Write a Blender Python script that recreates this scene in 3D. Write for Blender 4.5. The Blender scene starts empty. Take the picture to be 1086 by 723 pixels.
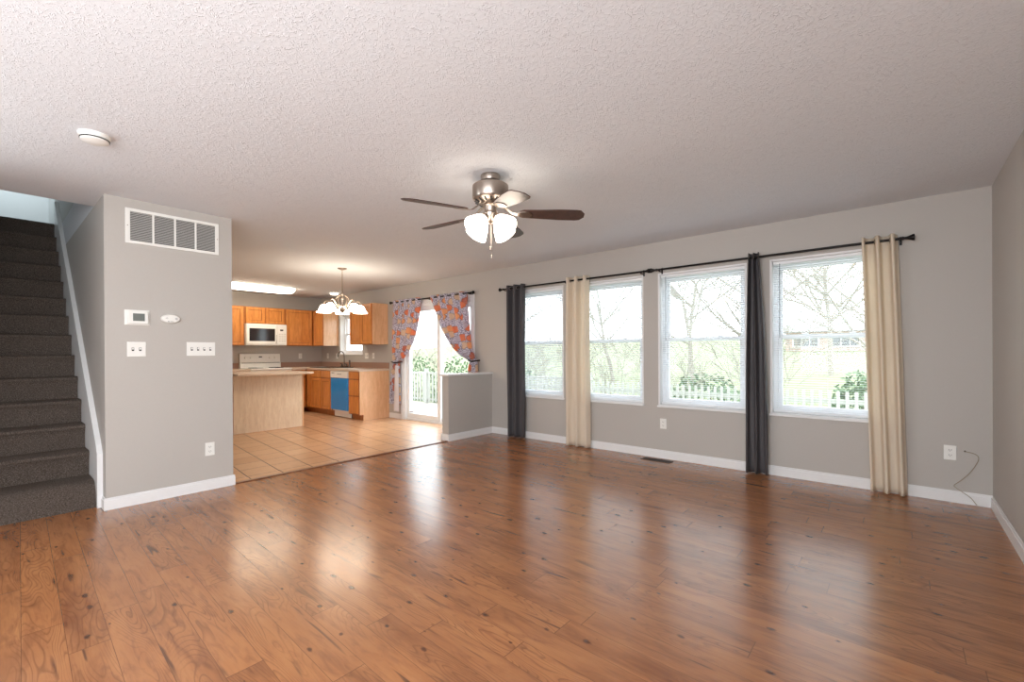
import bpy, bmesh, math, random
from mathutils import Vector, Matrix
PI = math.pi
scene = bpy.context.scene
COL = scene.collection

# ------------------------------------------------------------------ camera
F_PX = 479.7
yaw, pitch, roll = 0.70745, -0.00184, -0.00581
s_, c_ = math.sin(yaw), math.cos(yaw)
Fw = Vector((-s_, c_, 0)); Rt = Vector((c_, s_, 0)); Up = Vector((0, 0, 1))
F1 = Fw * math.cos(pitch) + Up * math.sin(pitch)
U1 = Up * math.cos(pitch) - Fw * math.sin(pitch)
R1 = Rt * math.cos(roll) + U1 * math.sin(roll)
U2 = U1 * math.cos(roll) - Rt * math.sin(roll)
cam_d = bpy.data.cameras.new('camera')
cam = bpy.data.objects.new('camera', cam_d); COL.objects.link(cam)
M = Matrix((R1, U2, -F1)).transposed().to_4x4()
M.translation = Vector((-0.540, -4.9715, 1.1954))
cam.matrix_world = M
cam_d.sensor_fit = 'HORIZONTAL'; cam_d.sensor_width = 36
cam_d.lens = F_PX / 1086 * 36
cam_d.shift_y = (375.04 - 361.5) / 1086
cam_d.clip_start = 0.02; cam_d.clip_end = 300
scene.camera = cam

# ------------------------------------------------------------------ world, exposure, large lights
world = bpy.data.worlds.new('sky'); scene.world = world; world.use_nodes = True
bg = world.node_tree.nodes['Background']
bg.inputs[0].default_value = (0.88, 0.95, 1.0, 1); bg.inputs[1].default_value = 4.2
scene.view_settings.view_transform = 'Standard'; scene.view_settings.look = 'None'
scene.view_settings.gamma = 1.0; scene.view_settings.use_curve_mapping = False
scene.view_settings.exposure = 0.30
scene.cycles.use_denoising = True
scene.cycles.max_bounces = 10; scene.cycles.diffuse_bounces = 6; scene.cycles.glossy_bounces = 4
scene.cycles.transparent_max_bounces = 24; scene.cycles.transmission_bounces = 6
scene.cycles.sample_clamp_indirect = 6

def area(name, loc, direction, sx, sy, power, color, portal=False):
    l = bpy.data.lights.new(name, 'AREA'); l.shape = 'RECTANGLE'; l.size = sx; l.size_y = sy
    l.energy = power; l.color = color
    if portal: l.cycles.is_portal = True
    o = bpy.data.objects.new(name, l); COL.objects.link(o); o.location = loc
    o.rotation_euler = Vector(direction).to_track_quat('-Z', 'Y').to_euler()
    return o
# fill lamp added out of view behind the camera, tilted up at the ceiling
area('front_fill_light', (-1.4, -7.12, 1.45), (0.1, 1, 0.38), 1.7, 1.5, 62, (0.95, 0.97, 1.0))
# unseen lamp added in the right wall to light the partition sideways
area('side_fill_light', (0.03, -6.2, 1.45), (-1, 0.34, 0.10), 1.5, 1.5, 84, (0.94, 0.97, 1.0))
# lamp added out of view in the left wall to brighten the right wall
area('left_fill_light', (-5.24, -6.35, 1.2), (1, 0.50, -0.05), 1.0, 1.8, 30, (0.93, 0.97, 1.0))
# lamp added in the stairwell for upstairs daylight; no window is built
area('upstairs_fill_light', (-8.75, -4.9, 3.95), (-1, 0, -0.15), 0.9, 1.2, 13, (0.80, 0.92, 1.0))

# ------------------------------------------------------------------ geometry helpers
class MB:
    def __init__(self): self.bm = bmesh.new()
    def box(self, x0, x1, y0, y1, z0, z1, bev=0.0, mat=0):
        x0, x1 = sorted((x0, x1)); y0, y1 = sorted((y0, y1)); z0, z1 = sorted((z0, z1))
        vs = [self.bm.verts.new((x, y, z)) for x in (x0, x1) for y in (y0, y1) for z in (z0, z1)]
        fs = [self.bm.faces.new([vs[i] for i in f]) for f in
              ((0, 1, 3, 2), (4, 6, 7, 5), (0, 4, 5, 1), (2, 3, 7, 6), (0, 2, 6, 4), (1, 5, 7, 3))]
        for f in fs: f.material_index = mat
        if bev > 0:
            es = list({e for f in fs for e in f.edges})
            bmesh.ops.bevel(self.bm, geom=es, offset=bev, segments=2, profile=0.5, affect='EDGES')
        return self
    def ring(self, c, ax, r, n, ref=None):
        ax = ax.normalized()
        if ref is None: ref = Vector((0, 0, 1)) if abs(ax.z) < 0.9 else Vector((1, 0, 0))
        a = ax.cross(ref).normalized(); b = ax.cross(a)
        return [self.bm.verts.new(c + (a * math.cos(2 * PI * k / n) + b * math.sin(2 * PI * k / n)) * r) for k in range(n)]
    def skin(self, rings, cap=True, close=False):
        n = len(rings[0])
        for A, B in zip(rings, rings[1:]):
            for k in range(n):
                self.bm.faces.new((A[k], A[(k + 1) % n], B[(k + 1) % n], B[k]))
        if cap:
            self.bm.faces.new(rings[0][::-1]); self.bm.faces.new(rings[-1])
    def tube(self, pts, r, n=8, cap=True):
        pts = [Vector(p) for p in pts]; rings = []; ref = None
        for i, q in enumerate(pts):
            d = (pts[min(i + 1, len(pts) - 1)] - pts[max(i - 1, 0)])
            rr = r[i] if isinstance(r, (list, tuple)) else r
            d.normalize()
            if ref is None: ref = Vector((0, 0, 1)) if abs(d.z) < 0.9 else Vector((1, 0, 0))
            a = d.cross(ref)
            if a.length < 1e-4: a = d.orthogonal()
            a.normalize(); b = d.cross(a); ref = -b if False else b.cross(d) * 0 + ref
            rings.append([self.bm.verts.new(q + (a * math.cos(2 * PI * k / n) + b * math.sin(2 * PI * k / n)) * rr) for k in range(n)])
        self.skin(rings, cap); return self
    def cyl(self, p0, p1, r0, r1=None, n=16):
        return self.tube([p0, p1], [r0, r0 if r1 is None else r1], n)
    def lathe(self, c, prof, axis=(0, 0, 1), n=24, cap=True):
        c = Vector(c); ax = Vector(axis).normalized(); rings = []
        for r, h in prof:
            rings.append(self.ring(c + ax * h, ax, max(r, 1e-4), n))
        self.skin(rings, cap); return self
    def prism(self, poly, y0, y1):
        """poly in (x, z), extruded along y"""
        A = [self.bm.verts.new((x, y0, z)) for x, z in poly]; B = [self.bm.verts.new((x, y1, z)) for x, z in poly]
        n = len(poly)
        for k in range(n): self.bm.faces.new((A[k], A[(k + 1) % n], B[(k + 1) % n], B[k]))
        self.bm.faces.new(A[::-1]); self.bm.faces.new(B); return self
    def grid(self, fn, nu, nv):
        g = [[self.bm.verts.new(fn(i / nu, j / nv)) for i in range(nu + 1)] for j in range(nv + 1)]
        for j in range(nv):
            for i in range(nu):
                self.bm.faces.new((g[j][i], g[j][i + 1], g[j + 1][i + 1], g[j + 1][i]))
        return self
    def build(self, name, mat, parent=None, smooth=False, solid=0.0, origin=None, offset=0.0):
        if parent is not None: org = WL(parent)
        elif origin is not None: org = Vector(origin)
        else: org = Vector((0, 0, 0))
        me = bpy.data.meshes.new(name)
        bmesh.ops.translate(self.bm, vec=-org, verts=self.bm.verts)
        bmesh.ops.recalc_face_normals(self.bm, faces=self.bm.faces)
        self.bm.to_mesh(me); self.bm.free()
        for m in (mat if isinstance(mat, (list, tuple)) else [mat]): me.materials.append(m)
        o = bpy.data.objects.new(name, me); COL.objects.link(o)
        if parent is not None: o.parent = parent
        else: o.location = org
        if smooth:
            for p in me.polygons: p.use_smooth = True
            try:
                me.set_sharp_from_angle(angle=math.radians(40))
            except Exception: pass
        if solid:
            md = o.modifiers.new('thickness', 'SOLIDIFY'); md.thickness = solid; md.offset = offset
        return o
def WL(o):
    v = Vector(o.location)
    while o.parent is not None:
        o = o.parent; v = v + Vector(o.location)
    return v
def tag(o, label=None, cat=None, group=None, kind=None):
    for k, v in (('label', label), ('category', cat), ('group', group), ('kind', kind)):
        if v: o[k] = v
    return o
def thing(name, label, cat, loc=(0, 0, 0), group=None, kind=None):
    o = bpy.data.objects.new(name, None); COL.objects.link(o); o.location = loc
    o.empty_display_size = 0.1
    return tag(o, label, cat, group, kind)
def struct(name, loc=(0, 0, 0)):
    o = bpy.data.objects.new(name, None); COL.objects.link(o); o.location = loc
    return tag(o, kind='structure')
def copy_tree(o, parent=None):
    c = o.copy(); COL.objects.link(c)
    if parent is not None: c.parent = parent
    for ch in [x for x in bpy.data.objects if x.parent == o]: copy_tree(ch, c)
    return c

# ------------------------------------------------------------------ materials
def srgb(r, g, b):
    f = lambda v: (v / 255) / 12.92 if v / 255 <= 0.04045 else ((v / 255 + 0.055) / 1.055) ** 2.4
    return (f(r), f(g), f(b), 1)
class NT:
    def __init__(self, name):
        self.m = bpy.data.materials.new(name); self.m.use_nodes = True
        self.t = self.m.node_tree; self.n = self.t.nodes
        self.b = self.n['Principled BSDF']; self.out = self.n['Material Output']
    def node(self, typ, **kw):
        nd = self.n.new(typ)
        for k, v in kw.items(): setattr(nd, k, v)
        return nd
    def link(self, a, b): self.t.links.new(a, b)
    def val(self, x, sock):
        if isinstance(x, (int, float)): sock.default_value = x
        elif isinstance(x, tuple): sock.default_value = x
        else: self.link(x, sock)
    def math(self, op, a, b=0.0, c=0.0, clamp=False):
        nd = self.node('ShaderNodeMath', operation=op, use_clamp=clamp)
        self.val(a, nd.inputs[0]); self.val(b, nd.inputs[1]); self.val(c, nd.inputs[2])
        return nd.outputs[0]
    def xyz(self):
        tc = self.node('ShaderNodeTexCoord'); sp = self.node('ShaderNodeSeparateXYZ')
        self.link(tc.outputs['Object'], sp.inputs[0]); return sp.outputs
    def comb(self, x, y, z):
        nd = self.node('ShaderNodeCombineXYZ')
        for i, v in enumerate((x, y, z)): self.val(v, nd.inputs[i])
        return nd.outputs[0]
    def noise(self, vec, scale, detail=3, rough=0.5, dist=0.0):
        nd = self.node('ShaderNodeTexNoise'); nd.inputs['Scale'].default_value = scale
        nd.inputs['Detail'].default_value = detail; nd.inputs['Roughness'].default_value = rough
        nd.inputs['Distortion'].default_value = dist
        if vec is not None: self.link(vec, nd.inputs['Vector'])
        return nd.outputs['Fac']
    def ramp(self, fac, stops, interp='LINEAR'):
        nd = self.node('ShaderNodeValToRGB'); nd.color_ramp.interpolation = interp
        el = nd.color_ramp.elements
        while len(el) < len(stops): el.new(0.5)
        for e, (p, c) in zip(el, stops): e.position = p; e.color = c
        self.link(fac, nd.inputs[0]); return nd.outputs[0]
    def mix(self, fac, a, b, blend='MIX'):
        nd = self.node('ShaderNodeMix', data_type='RGBA', blend_type=blend)
        self.val(fac, nd.inputs[0]); self.val(a, nd.inputs[6]); self.val(b, nd.inputs[7]); return nd.outputs[2]
    def bump(self, h, strength, dist=0.01):
        nd = self.node('ShaderNodeBump'); nd.inputs['Strength'].default_value = strength
        nd.inputs['Distance'].default_value = dist
        self.link(h, nd.inputs['Height']); self.link(nd.outputs[0], self.b.inputs['Normal'])
    def set(self, col=None, rough=None, metal=None, spec=None):
        if col is not None: self.val(col, self.b.inputs['Base Color'])
        if rough is not None: self.val(rough, self.b.inputs['Roughness'])
        if metal is not None: self.b.inputs['Metallic'].default_value = metal
        if spec is not None: self.b.inputs['Specular IOR Level'].default_value = spec
        return self
def plain(name, col, rough=0.5, metal=0.0, spec=0.5, nz=0.04, scale=30, bump=0.0):
    t = NT(name); tc = t.node('ShaderNodeTexCoord')
    f = t.noise(tc.outputs['Object'], scale, 3)
    a = tuple(min(1, c * (1 - nz)) for c in col[:3]) + (1,); b = tuple(min(1, c * (1 + nz)) for c in col[:3]) + (1,)
    t.set(t.mix(f, a, b), rough, metal, spec)
    if bump: t.bump(f, bump, 0.003)
    return t.m

m_wall = plain('wall_paint', srgb(184, 179, 173), 0.55, spec=0.35, nz=0.02, scale=60, bump=0.08)
m_upper = plain('upper_wall_paint', srgb(200, 202, 200), 0.6, spec=0.3, nz=0.02, scale=60)
m_trim = plain('white_trim_paint', srgb(232, 232, 232), 0.35, nz=0.01)
m_vinyl = plain('white_vinyl', srgb(238, 240, 242), 0.3, nz=0.01)
m_plastic = plain('white_plastic', srgb(236, 235, 230), 0.35, nz=0.01)
m_shadowgap = plain('dark_slot', srgb(40, 38, 36), 0.6)
m_appl = plain('white_appliance_enamel', srgb(240, 238, 233), 0.2, nz=0.005)
m_black = plain('black_metal', srgb(28, 25, 24), 0.4, metal=0.6)
m_nickel = plain('brushed_nickel', srgb(168, 156, 146), 0.32, metal=1.0, nz=0.05)
m_chrome = plain('faucet_metal', srgb(120, 112, 104), 0.25, metal=1.0)
m_darkglass = plain('dark_glass', srgb(40, 38, 40), 0.08)
m_lcd = plain('grey_display', srgb(110, 116, 112), 0.3)
m_vent = plain('bronze_vent_metal', srgb(72, 52, 38), 0.4, metal=0.5)
m_coax = plain('beige_cable_jacket', srgb(150, 136, 112), 0.5)
m_deck = plain('deck_boards', srgb(168, 160, 152), 0.7, nz=0.15, scale=6)
m_bark = plain('grey_bark', srgb(160, 152, 142), 0.9, nz=0.3, scale=20)
m_brick = plain('pink_brick', srgb(190, 166, 156), 0.9, nz=0.2, scale=15)
m_roof = plain('pale_shingles', srgb(205, 204, 206), 0.9, nz=0.2)
m_leaf = plain('shrub_leaf', srgb(96, 116, 84), 0.6, nz=0.4, scale=5)
m_fence = plain('weathered_white_wood', srgb(178, 178, 172), 0.7, nz=0.1)

def make_ceiling_mat():
    t = NT('stomped_ceiling_texture'); x, y, z = t.xyz()
    v = t.comb(x, y, z)
    n1 = t.noise(v, 9, 2, 0.5, 1.5)
    # swirls: strokes follow the local direction of a warped field
    w = t.node('ShaderNodeTexWave', wave_type='BANDS'); w.inputs['Scale'].default_value = 9
    w.inputs['Distortion'].default_value = 16; w.inputs['Detail'].default_value = 3.0
    w.inputs['Detail Scale'].default_value = 2.6; w.inputs['Detail Roughness'].default_value = 0.62
    t.link(v, w.inputs['Vector'])
    ridge = t.ramp(w.outputs['Fac'], [(0.72, (0, 0, 0, 1)), (0.96, (1, 1, 1, 1))])
    mask = t.ramp(n1, [(0.46, (0, 0, 0, 1)), (0.62, (1, 1, 1, 1))])
    n2 = t.noise(v, 45, 3, 0.55)
    h = t.math('ADD', t.math('MULTIPLY', ridge, t.math('ADD', t.math('MULTIPLY', mask, 0.7), 0.3)), t.math('MULTIPLY', n2, 0.45))
    t.set(srgb(222, 225, 229), 0.85, spec=0.15)
    t.bump(h, 0.42, 0.008)
    return t.m
m_ceil = make_ceiling_mat()

def make_laminate():
    t = NT('rustic_pine_laminate'); x, y, z = t.xyz()
    yy = t.math('ADD', y, t.math('MULTIPLY', x, 0.035))
    Wd = 0.128
    r = t.math('DIVIDE', yy, Wd); row = t.math('FLOOR', r); fr = t.math('SUBTRACT', r, row)
    wn = t.node('ShaderNodeTexWhiteNoise', noise_dimensions='1D'); t.link(row, wn.inputs['W'])
    xs = t.math('ADD', t.math('DIVIDE', x, 1.22), t.math('MULTIPLY', wn.outputs['Value'], 7.3))
    pc = t.math('FLOOR', xs); fx = t.math('SUBTRACT', xs, pc)
    wn2 = t.node('ShaderNodeTexWhiteNoise', noise_dimensions='2D'); t.link(t.comb(row, pc, 0.0), wn2.inputs['Vector'])
    rnd = wn2.outputs['Value']
    off = t.math('MULTIPLY', rnd, 37.0)
    base = t.ramp(rnd, [(0.0, srgb(124, 74, 45)), (0.35, srgb(140, 89, 55)), (0.7, srgb(158, 102, 62)), (1.0, srgb(131, 82, 51))])
    # soft cloudy tone, stretched along the board
    v1 = t.comb(t.math('MULTIPLY', x, 1.4), t.math('MULTIPLY', y, 7.0), off)
    cloud = t.noise(v1, 1.6, 4, 0.6, 0.4)
    col = t.mix(t.ramp(cloud, [(0.3, (0, 0, 0, 1)), (0.75, (1, 1, 1, 1))]), base, srgb(172, 117, 74))
    col = t.mix(t.ramp(t.noise(v1, 3.1, 4, 0.6, 0.8), [(0.5, (0, 0, 0, 1)), (0.8, (0.75, 0.75, 0.75, 1))]), col, srgb(110, 65, 44))
    # growth rings: contour lines of a stretched noise
    v2 = t.comb(t.math('MULTIPLY', x, 0.75), t.math('MULTIPLY', y, 5.0), off)
    cn = t.noise(v2, 1.7, 1.5, 0.4, 0.2)
    rings = t.math('FRACT', t.math('MULTIPLY', cn, 24.0))
    line = t.ramp(rings, [(0.0, (1, 1, 1, 1)), (0.28, (0, 0, 0, 1)), (0.9, (0, 0, 0, 1)), (1.0, (1, 1, 1, 1))])
    gmask = t.ramp(t.noise(t.comb(t.math('MULTIPLY', x, 0.7), t.math('MULTIPLY', y, 3.0), off), 1.3, 2), [(0.42, (0, 0, 0, 1)), (0.55, (1, 1, 1, 1))])
    col = t.mix(t.math('MULTIPLY', t.math('MULTIPLY', line, gmask), 0.45), col, srgb(88, 50, 30))
    # fine fibre
    fib = t.noise(t.comb(t.math('MULTIPLY', x, 3.0), t.math('MULTIPLY', y, 90.0), off), 1.5, 3)
    col = t.mix(t.math('MULTIPLY', t.ramp(fib, [(0.5, (0, 0, 0, 1)), (0.75, (1, 1, 1, 1))]), 0.18), col, srgb(115, 70, 42))
    # knots
    vo = t.node('ShaderNodeTexVoronoi', feature='F1', voronoi_dimensions='2D'); vo.inputs['Scale'].default_value = 1.0
    t.link(t.comb(t.math('MULTIPLY', x, 3.6), t.math('MULTIPLY', yy, 6.5), 0.0), vo.inputs['Vector'])
    kd = t.math('ADD', vo.outputs['Distance'], t.math('MULTIPLY', t.noise(t.comb(x, y, z), 30, 2), 0.12))
    kcol = t.node('ShaderNodeSeparateColor'); t.link(vo.outputs['Color'], kcol.inputs[0])
    ksel = t.math('GREATER_THAN', kcol.outputs[0], 0.36)
    ksz = t.math('MULTIPLY', t.math('SUBTRACT', 1.0, t.math('DIVIDE', kd, t.math('ADD', 0.065, t.math('MULTIPLY', kcol.outputs[1], 0.10)), clamp=False), clamp=True), ksel)
    col = t.mix(t.ramp(ksz, [(0.0, (0, 0, 0, 1)), (0.32, (0.85, 0.85, 0.85, 1))]), col, srgb(70, 40, 27))
    # dark cracks, long thin smudges
    ck = t.noise(t.comb(t.math('MULTIPLY', x, 2.2), t.math('MULTIPLY', y, 24.0), t.math('ADD', off, 9.0)), 1.0, 2, 0.5, 0.5)
    col = t.mix(t.ramp(ck, [(0.66, (0, 0, 0, 1)), (0.75, (0.75, 0.75, 0.75, 1))]), col, srgb(70, 44, 34))
    # seams
    e1 = t.math('LESS_THAN', fr, 0.018); e2 = t.math('LESS_THAN', fx, 0.003)
    seam = t.math('MAXIMUM', e1, e2)
    col = t.mix(t.math('MULTIPLY', seam, 0.7), col, srgb(92, 56, 34))
    wob = t.noise(t.comb(t.math('MULTIPLY', x, 2.0), t.math('MULTIPLY', y, 8.0), 0.0), 3.0, 2)
    bsn = t.noise(t.comb(t.math('MULTIPLY', x, 4.0), t.math('MULTIPLY', y, 60.0), off), 1.5, 3)
    t.set(col, t.math('ADD', 0.20, t.math('MULTIPLY', wob, 0.06)), spec=1.0)
    h = t.math('SUBTRACT', wob, seam)
    t.bump(h, 0.06, 0.003)
    return t.m
m_floor = make_laminate()

def make_tile():
    t = NT('tan_ceramic_tile'); x, y, z = t.xyz()
    yy = t.math('ADD', y, t.math('MULTIPLY', t.math('ADD', x, 5.2), 0.10))
    r = t.math('DIVIDE', t.math('ADD', yy, 6.02), 0.30); ri = t.math('FLOOR', r); fr = t.math('SUBTRACT', r, ri)
    q = t.math('DIVIDE', t.math('ADD', x, 20.1), 0.30); qi = t.math('FLOOR', q); fq = t.math('SUBTRACT', q, qi)
    wn = t.node('ShaderNodeTexWhiteNoise', noise_dimensions='2D'); t.link(t.comb(ri, qi, 0.0), wn.inputs['Vector'])
    base = t.mix(wn.outputs['Value'], srgb(216, 172, 134), srgb(202, 156, 118))
    n = t.noise(t.comb(x, y, wn.outputs['Value']), 14, 4, 0.6)
    base = t.mix(t.math('MULTIPLY', n, 0.6), base, srgb(226, 188, 152))
    g = t.math('MAXIMUM', t.math('LESS_THAN', fr, 0.03), t.math('LESS_THAN', fq, 0.022))
    t.set(t.mix(g, base, srgb(112, 78, 56)), 0.26, spec=0.5)
    t.bump(t.math('SUBTRACT', t.math('MULTIPLY', n, 0.3), g), 0.25, 0.004)
    return t.m
m_tile = make_tile()

def make_oak(name, c1, c2, rough=0.28, axis='z'):
    t = NT(name); x, y, z = t.xyz()
    if axis == 'z': v = t.comb(t.math('MULTIPLY', x, 9.0), t.math('MULTIPLY', y, 9.0), t.math('MULTIPLY', z, 1.3))
    else: v = t.comb(t.math('MULTIPLY', x, 1.3), t.math('MULTIPLY', y, 1.3), t.math('MULTIPLY', z, 12.0))
    n = t.noise(v, 3.0, 4, 0.6, 0.6); n2 = t.noise(v, 14.0, 3, 0.6)
    col = t.mix(t.ramp(n, [(0.35, (0, 0, 0, 1)), (0.65, (1, 1, 1, 1))]), c1, c2)
    col = t.mix(t.math('MULTIPLY', t.ramp(n2, [(0.5, (0, 0, 0, 1)), (0.7, (1, 1, 1, 1))]), 0.25), col, tuple(v * 0.55 for v in c1[:3]) + (1,))
    t.set(col, rough, spec=0.5); return t.m
m_oak = make_oak('honey_oak', srgb(196, 122, 58), srgb(220, 148, 78))
m_oak_body = make_oak('oak_gap_shade', srgb(160, 94, 42), srgb(184, 114, 56))  # darker than the fronts, so shade in the gaps is put into the colour
m_oak_panel = make_oak('oak_glare_tint', srgb(222, 172, 130), srgb(234, 188, 148), 0.22)  # paler than the doors: patio door reflection put into the colour
m_island = make_oak('pale_beech_panel', srgb(224, 200, 172), srgb(236, 216, 190), 0.4)
m_strip = make_oak('dark_wood_strip', srgb(110, 66, 40), srgb(132, 82, 52), 0.35)
m_counter = plain('beige_laminate_counter', srgb(206, 184, 164), 0.35, nz=0.12, scale=90)
m_splash = plain('brown_laminate_splash', srgb(158, 122, 104), 0.4, nz=0.12, scale=90)
m_blade = make_oak('dark_walnut_blade', srgb(58, 38, 32), srgb(78, 52, 44), 0.42)
m_film = plain('blue_protective_film', srgb(48, 140, 214), 0.2, nz=0.06, scale=4)

def make_carpet():
    t = NT('grey_brown_carpet'); x, y, z = t.xyz(); v = t.comb(x, y, z)
    n = t.noise(v, 160, 3, 0.7); n2 = t.noise(v, 14, 3, 0.6)
    col = t.ramp(n, [(0.3, srgb(46, 39, 35)), (0.5, srgb(90, 80, 73)), (0.7, srgb(134, 123, 114))])
    col = t.mix(t.math('MULTIPLY', n2, 0.5), col, srgb(88, 78, 72))
    t.set(col, 1.0, spec=0.05); t.bump(n, 0.8, 0.01); return t.m
m_carpet = make_carpet()

def make_fabric(name, col, transl, rough=0.8, sheen=0.2):
    t = NT(name); x, y, z = t.xyz()
    n = t.noise(t.comb(t.math('MULTIPLY', x, 4), t.math('MULTIPLY', y, 4), t.math('MULTIPLY', z, 0.6)), 20, 3)
    c = t.mix(n, tuple(v * 0.92 for v in col[:3]) + (1,), col)
    t.set(c, rough, spec=0.2)
    tr = t.node('ShaderNodeBsdfTranslucent'); t.link(c, tr.inputs[0])
    mx = t.node('ShaderNodeMixShader'); mx.inputs[0].default_value = transl
    t.link(t.b.outputs[0], mx.inputs[1]); t.link(tr.outputs[0], mx.inputs[2]); t.link(mx.outputs[0], t.out.inputs[0])
    return t
m_cream = make_fabric('cream_cotton', srgb(248, 237, 220), 0.40).m
m_charcoal = make_fabric('charcoal_satin', srgb(80, 77, 79), 0.02, rough=0.42).m
m_lining = make_fabric('white_lining', srgb(232, 230, 236), 0.2).m

def make_floral():
    t = make_fabric('orange_grey_floral_print', (0.5, 0.5, 0.5, 1), 0.25)
    x, y, z = t.xyz(); v = t.comb(x, z, 0.0)
    vo = t.node('ShaderNodeTexVoronoi', feature='F1'); vo.voronoi_dimensions = '2D'; vo.inputs['Scale'].default_value = 6.6; vo.inputs['Randomness'].default_value = 0.6; t.link(v, vo.inputs['Vector'])
    sc = t.node('ShaderNodeSeparateColor'); t.link(vo.outputs['Color'], sc.inputs[0])
    sm = t.node('ShaderNodeTexVoronoi', feature='DISTANCE_TO_EDGE'); sm.voronoi_dimensions = '2D'; sm.inputs['Scale'].default_value = 36; t.link(v, sm.inputs['Vector'])
    ground = t.ramp(sm.outputs['Distance'], [(0.04, srgb(126, 118, 142)), (0.14, srgb(222, 218, 230))])
    pal = t.ramp(sc.outputs[0], [(0.0, srgb(236, 112, 36)), (0.36, srgb(240, 160, 90)), (0.52, srgb(226, 196, 164)), (0.72, srgb(188, 182, 204)), (0.86, srgb(196, 78, 40))], 'CONSTANT')
    petal = t.noise(v, 60, 2, 0.5)
    pal = t.mix(t.math('MULTIPLY', petal, 0.5), pal, srgb(225, 205, 190))
    m = t.ramp(vo.outputs['Distance'], [(0.36, (1, 1, 1, 1)), (0.40, (0, 0, 0, 1))])
    ringm = t.ramp(vo.outputs['Distance'], [(0.33, (0, 0, 0, 1)), (0.375, (1, 1, 1, 1)), (0.42, (0, 0, 0, 1))])
    col = t.mix(m, ground, pal); col = t.mix(t.math('MULTIPLY', ringm, 0.6), col, srgb(110, 84, 84))
    t.link(col, t.b.inputs['Base Color'])
    for nd in t.n:
        if nd.type == 'BSDF_TRANSLUCENT': t.link(col, nd.inputs[0])
    return t.m
m_floral = make_floral()

def make_glass():
    t = NT('window_glass'); tr = t.node('ShaderNodeBsdfTransparent'); tr.inputs[0].default_value = (0.97, 0.985, 0.98, 1)
    gl = t.node('ShaderNodeBsdfGlossy'); gl.inputs['Roughness'].default_value = 0.02
    fr = t.node('ShaderNodeFresnel'); fr.inputs[0].default_value = 1.3
    geo = t.node('ShaderNodeNewGeometry')
    fac = t.math('MULTIPLY', fr.outputs[0], t.math('SUBTRACT', 1.0, geo.outputs['Backfacing']))
    mx = t.node('ShaderNodeMixShader'); t.link(fac, mx.inputs[0]); t.link(tr.outputs[0], mx.inputs[1]); t.link(gl.outputs[0], mx.inputs[2])
    t.link(mx.outputs[0], t.out.inputs[0]); return t.m
m_glass = make_glass()
def make_slat():
    t = make_fabric('white_blind_slat', srgb(226, 230, 236), 0.08, rough=0.4); return t.m
m_slat = make_slat()
def emit(name, col, s, rough=0.3):
    t = NT(name); t.set((0.85, 0.82, 0.78, 1), rough)
    t.b.inputs['Emission Color'].default_value = col; t.b.inputs['Emission Strength'].default_value = s
    return t.m
m_shade = emit('lit_frosted_glass', (1.0, 0.86, 0.68, 1), 14.0)
m_shade_fan = emit('lit_frosted_glass_fan', (1.0, 0.87, 0.73, 1), 6.0)
m_fluor = emit('lit_acrylic_diffuser', (1.0, 0.90, 0.72, 1), 11.0)
m_dome = emit('lit_dome_glass', (1.0, 0.93, 0.78, 1), 6.0)
def make_grass():
    t = NT('lawn_grass'); x, y, z = t.xyz(); v = t.comb(x, y, z)
    n = t.noise(v, 3, 4, 0.6); t.set(t.mix(n, srgb(122, 134, 104), srgb(156, 156, 130)), 0.9, spec=0.1); return t.m
m_grass = make_grass()

# ------------------------------------------------------------------ room shell
H = 2.44
XP, YE, YS = -5.19, -3.483, -4.362      # partition face, its kitchen end, its stair side
XK = -10.45                              # kitchen far wall
WIN = [(-4.80, -3.905), (-3.69, -2.795), (-2.60, -1.705), (-1.48, -0.585)]
WZ0, WZ1 = 0.595, 2.072
SINK = (-9.62, -8.755, 1.19, 2.02)
DOOR = (-7.40, -5.60, 2.06)

# window wall: pieces round the openings
w = MB(); T = 0.17
ops = sorted([(a, b, WZ0, WZ1) for a, b in WIN] + [SINK] + [(DOOR[0], DOOR[1], -0.0, DOOR[2])])
xprev = -10.62
for a, b, z0, z1 in ops:
    w.box(xprev, a, 0, T, 0, H)
    if z0 > 0.01: w.box(a, b, 0, T, 0, z0)
    w.box(a, b, 0, T, z1, H); xprev = b
w.box(xprev, 0.15, 0, T, 0, H)
tag(w.build('wall_window_side', m_wall), kind='structure')
w = MB(); w.box(0, 0.15, -5.42, 0, 0, H); w.box(0, 0.15, -7.30, -6.98, 0, H); w.box(0, 0.15, -6.98, -5.42, 0, 0.67); w.box(0, 0.15, -6.98, -5.42, 2.23, H)  # unseen opening added for the side fill lamp
tag(w.build('wall_right', m_wall), kind='structure')
tag(MB().box(XK - 0.17, XK, YE, 0, 0, H).build('wall_kitchen', m_wall), kind='structure')
tag(MB().box(XK - 0.17, XP, YS, YE, 0, H).build('wall_partition', m_wall), kind='structure')
w = MB(); fill_gap = [(-2.3, -0.5)]; xprev = -5.35  # opening out of view, added behind the front fill lamp
for a, b in fill_gap:
    w.box(xprev, a, -7.30, -7.15, 0, H); w.box(a, b, -7.30, -7.15, 0, 0.65); w.box(a, b, -7.30, -7.15, 2.2, H); xprev = b
w.box(xprev, 0, -7.30, -7.15, 0, H)
tag(w.build('wall_front', m_wall), kind='structure')
w = MB(); w.box(-5.35, XP, -7.15, -6.88, 0, H); w.box(-5.35, XP, -5.82, -5.45, 0, H); w.box(-5.35, XP, -6.88, -5.82, 0, 0.25); w.box(-5.35, XP, -6.88, -5.82, 2.15, H)  # opening added out of view to hold the left fill lamp
tag(w.build('wall_left', m_wall), kind='structure')
tag(MB().box(-9.75, -5.35, -5.60, -5.45, 0, 5.1).build('wall_stair_left', m_upper), kind='structure')
tag(MB().box(-9.75, -9.60, -5.45, YS, 0, 5.1).build('wall_stair_back', m_upper), kind='structure')
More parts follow.
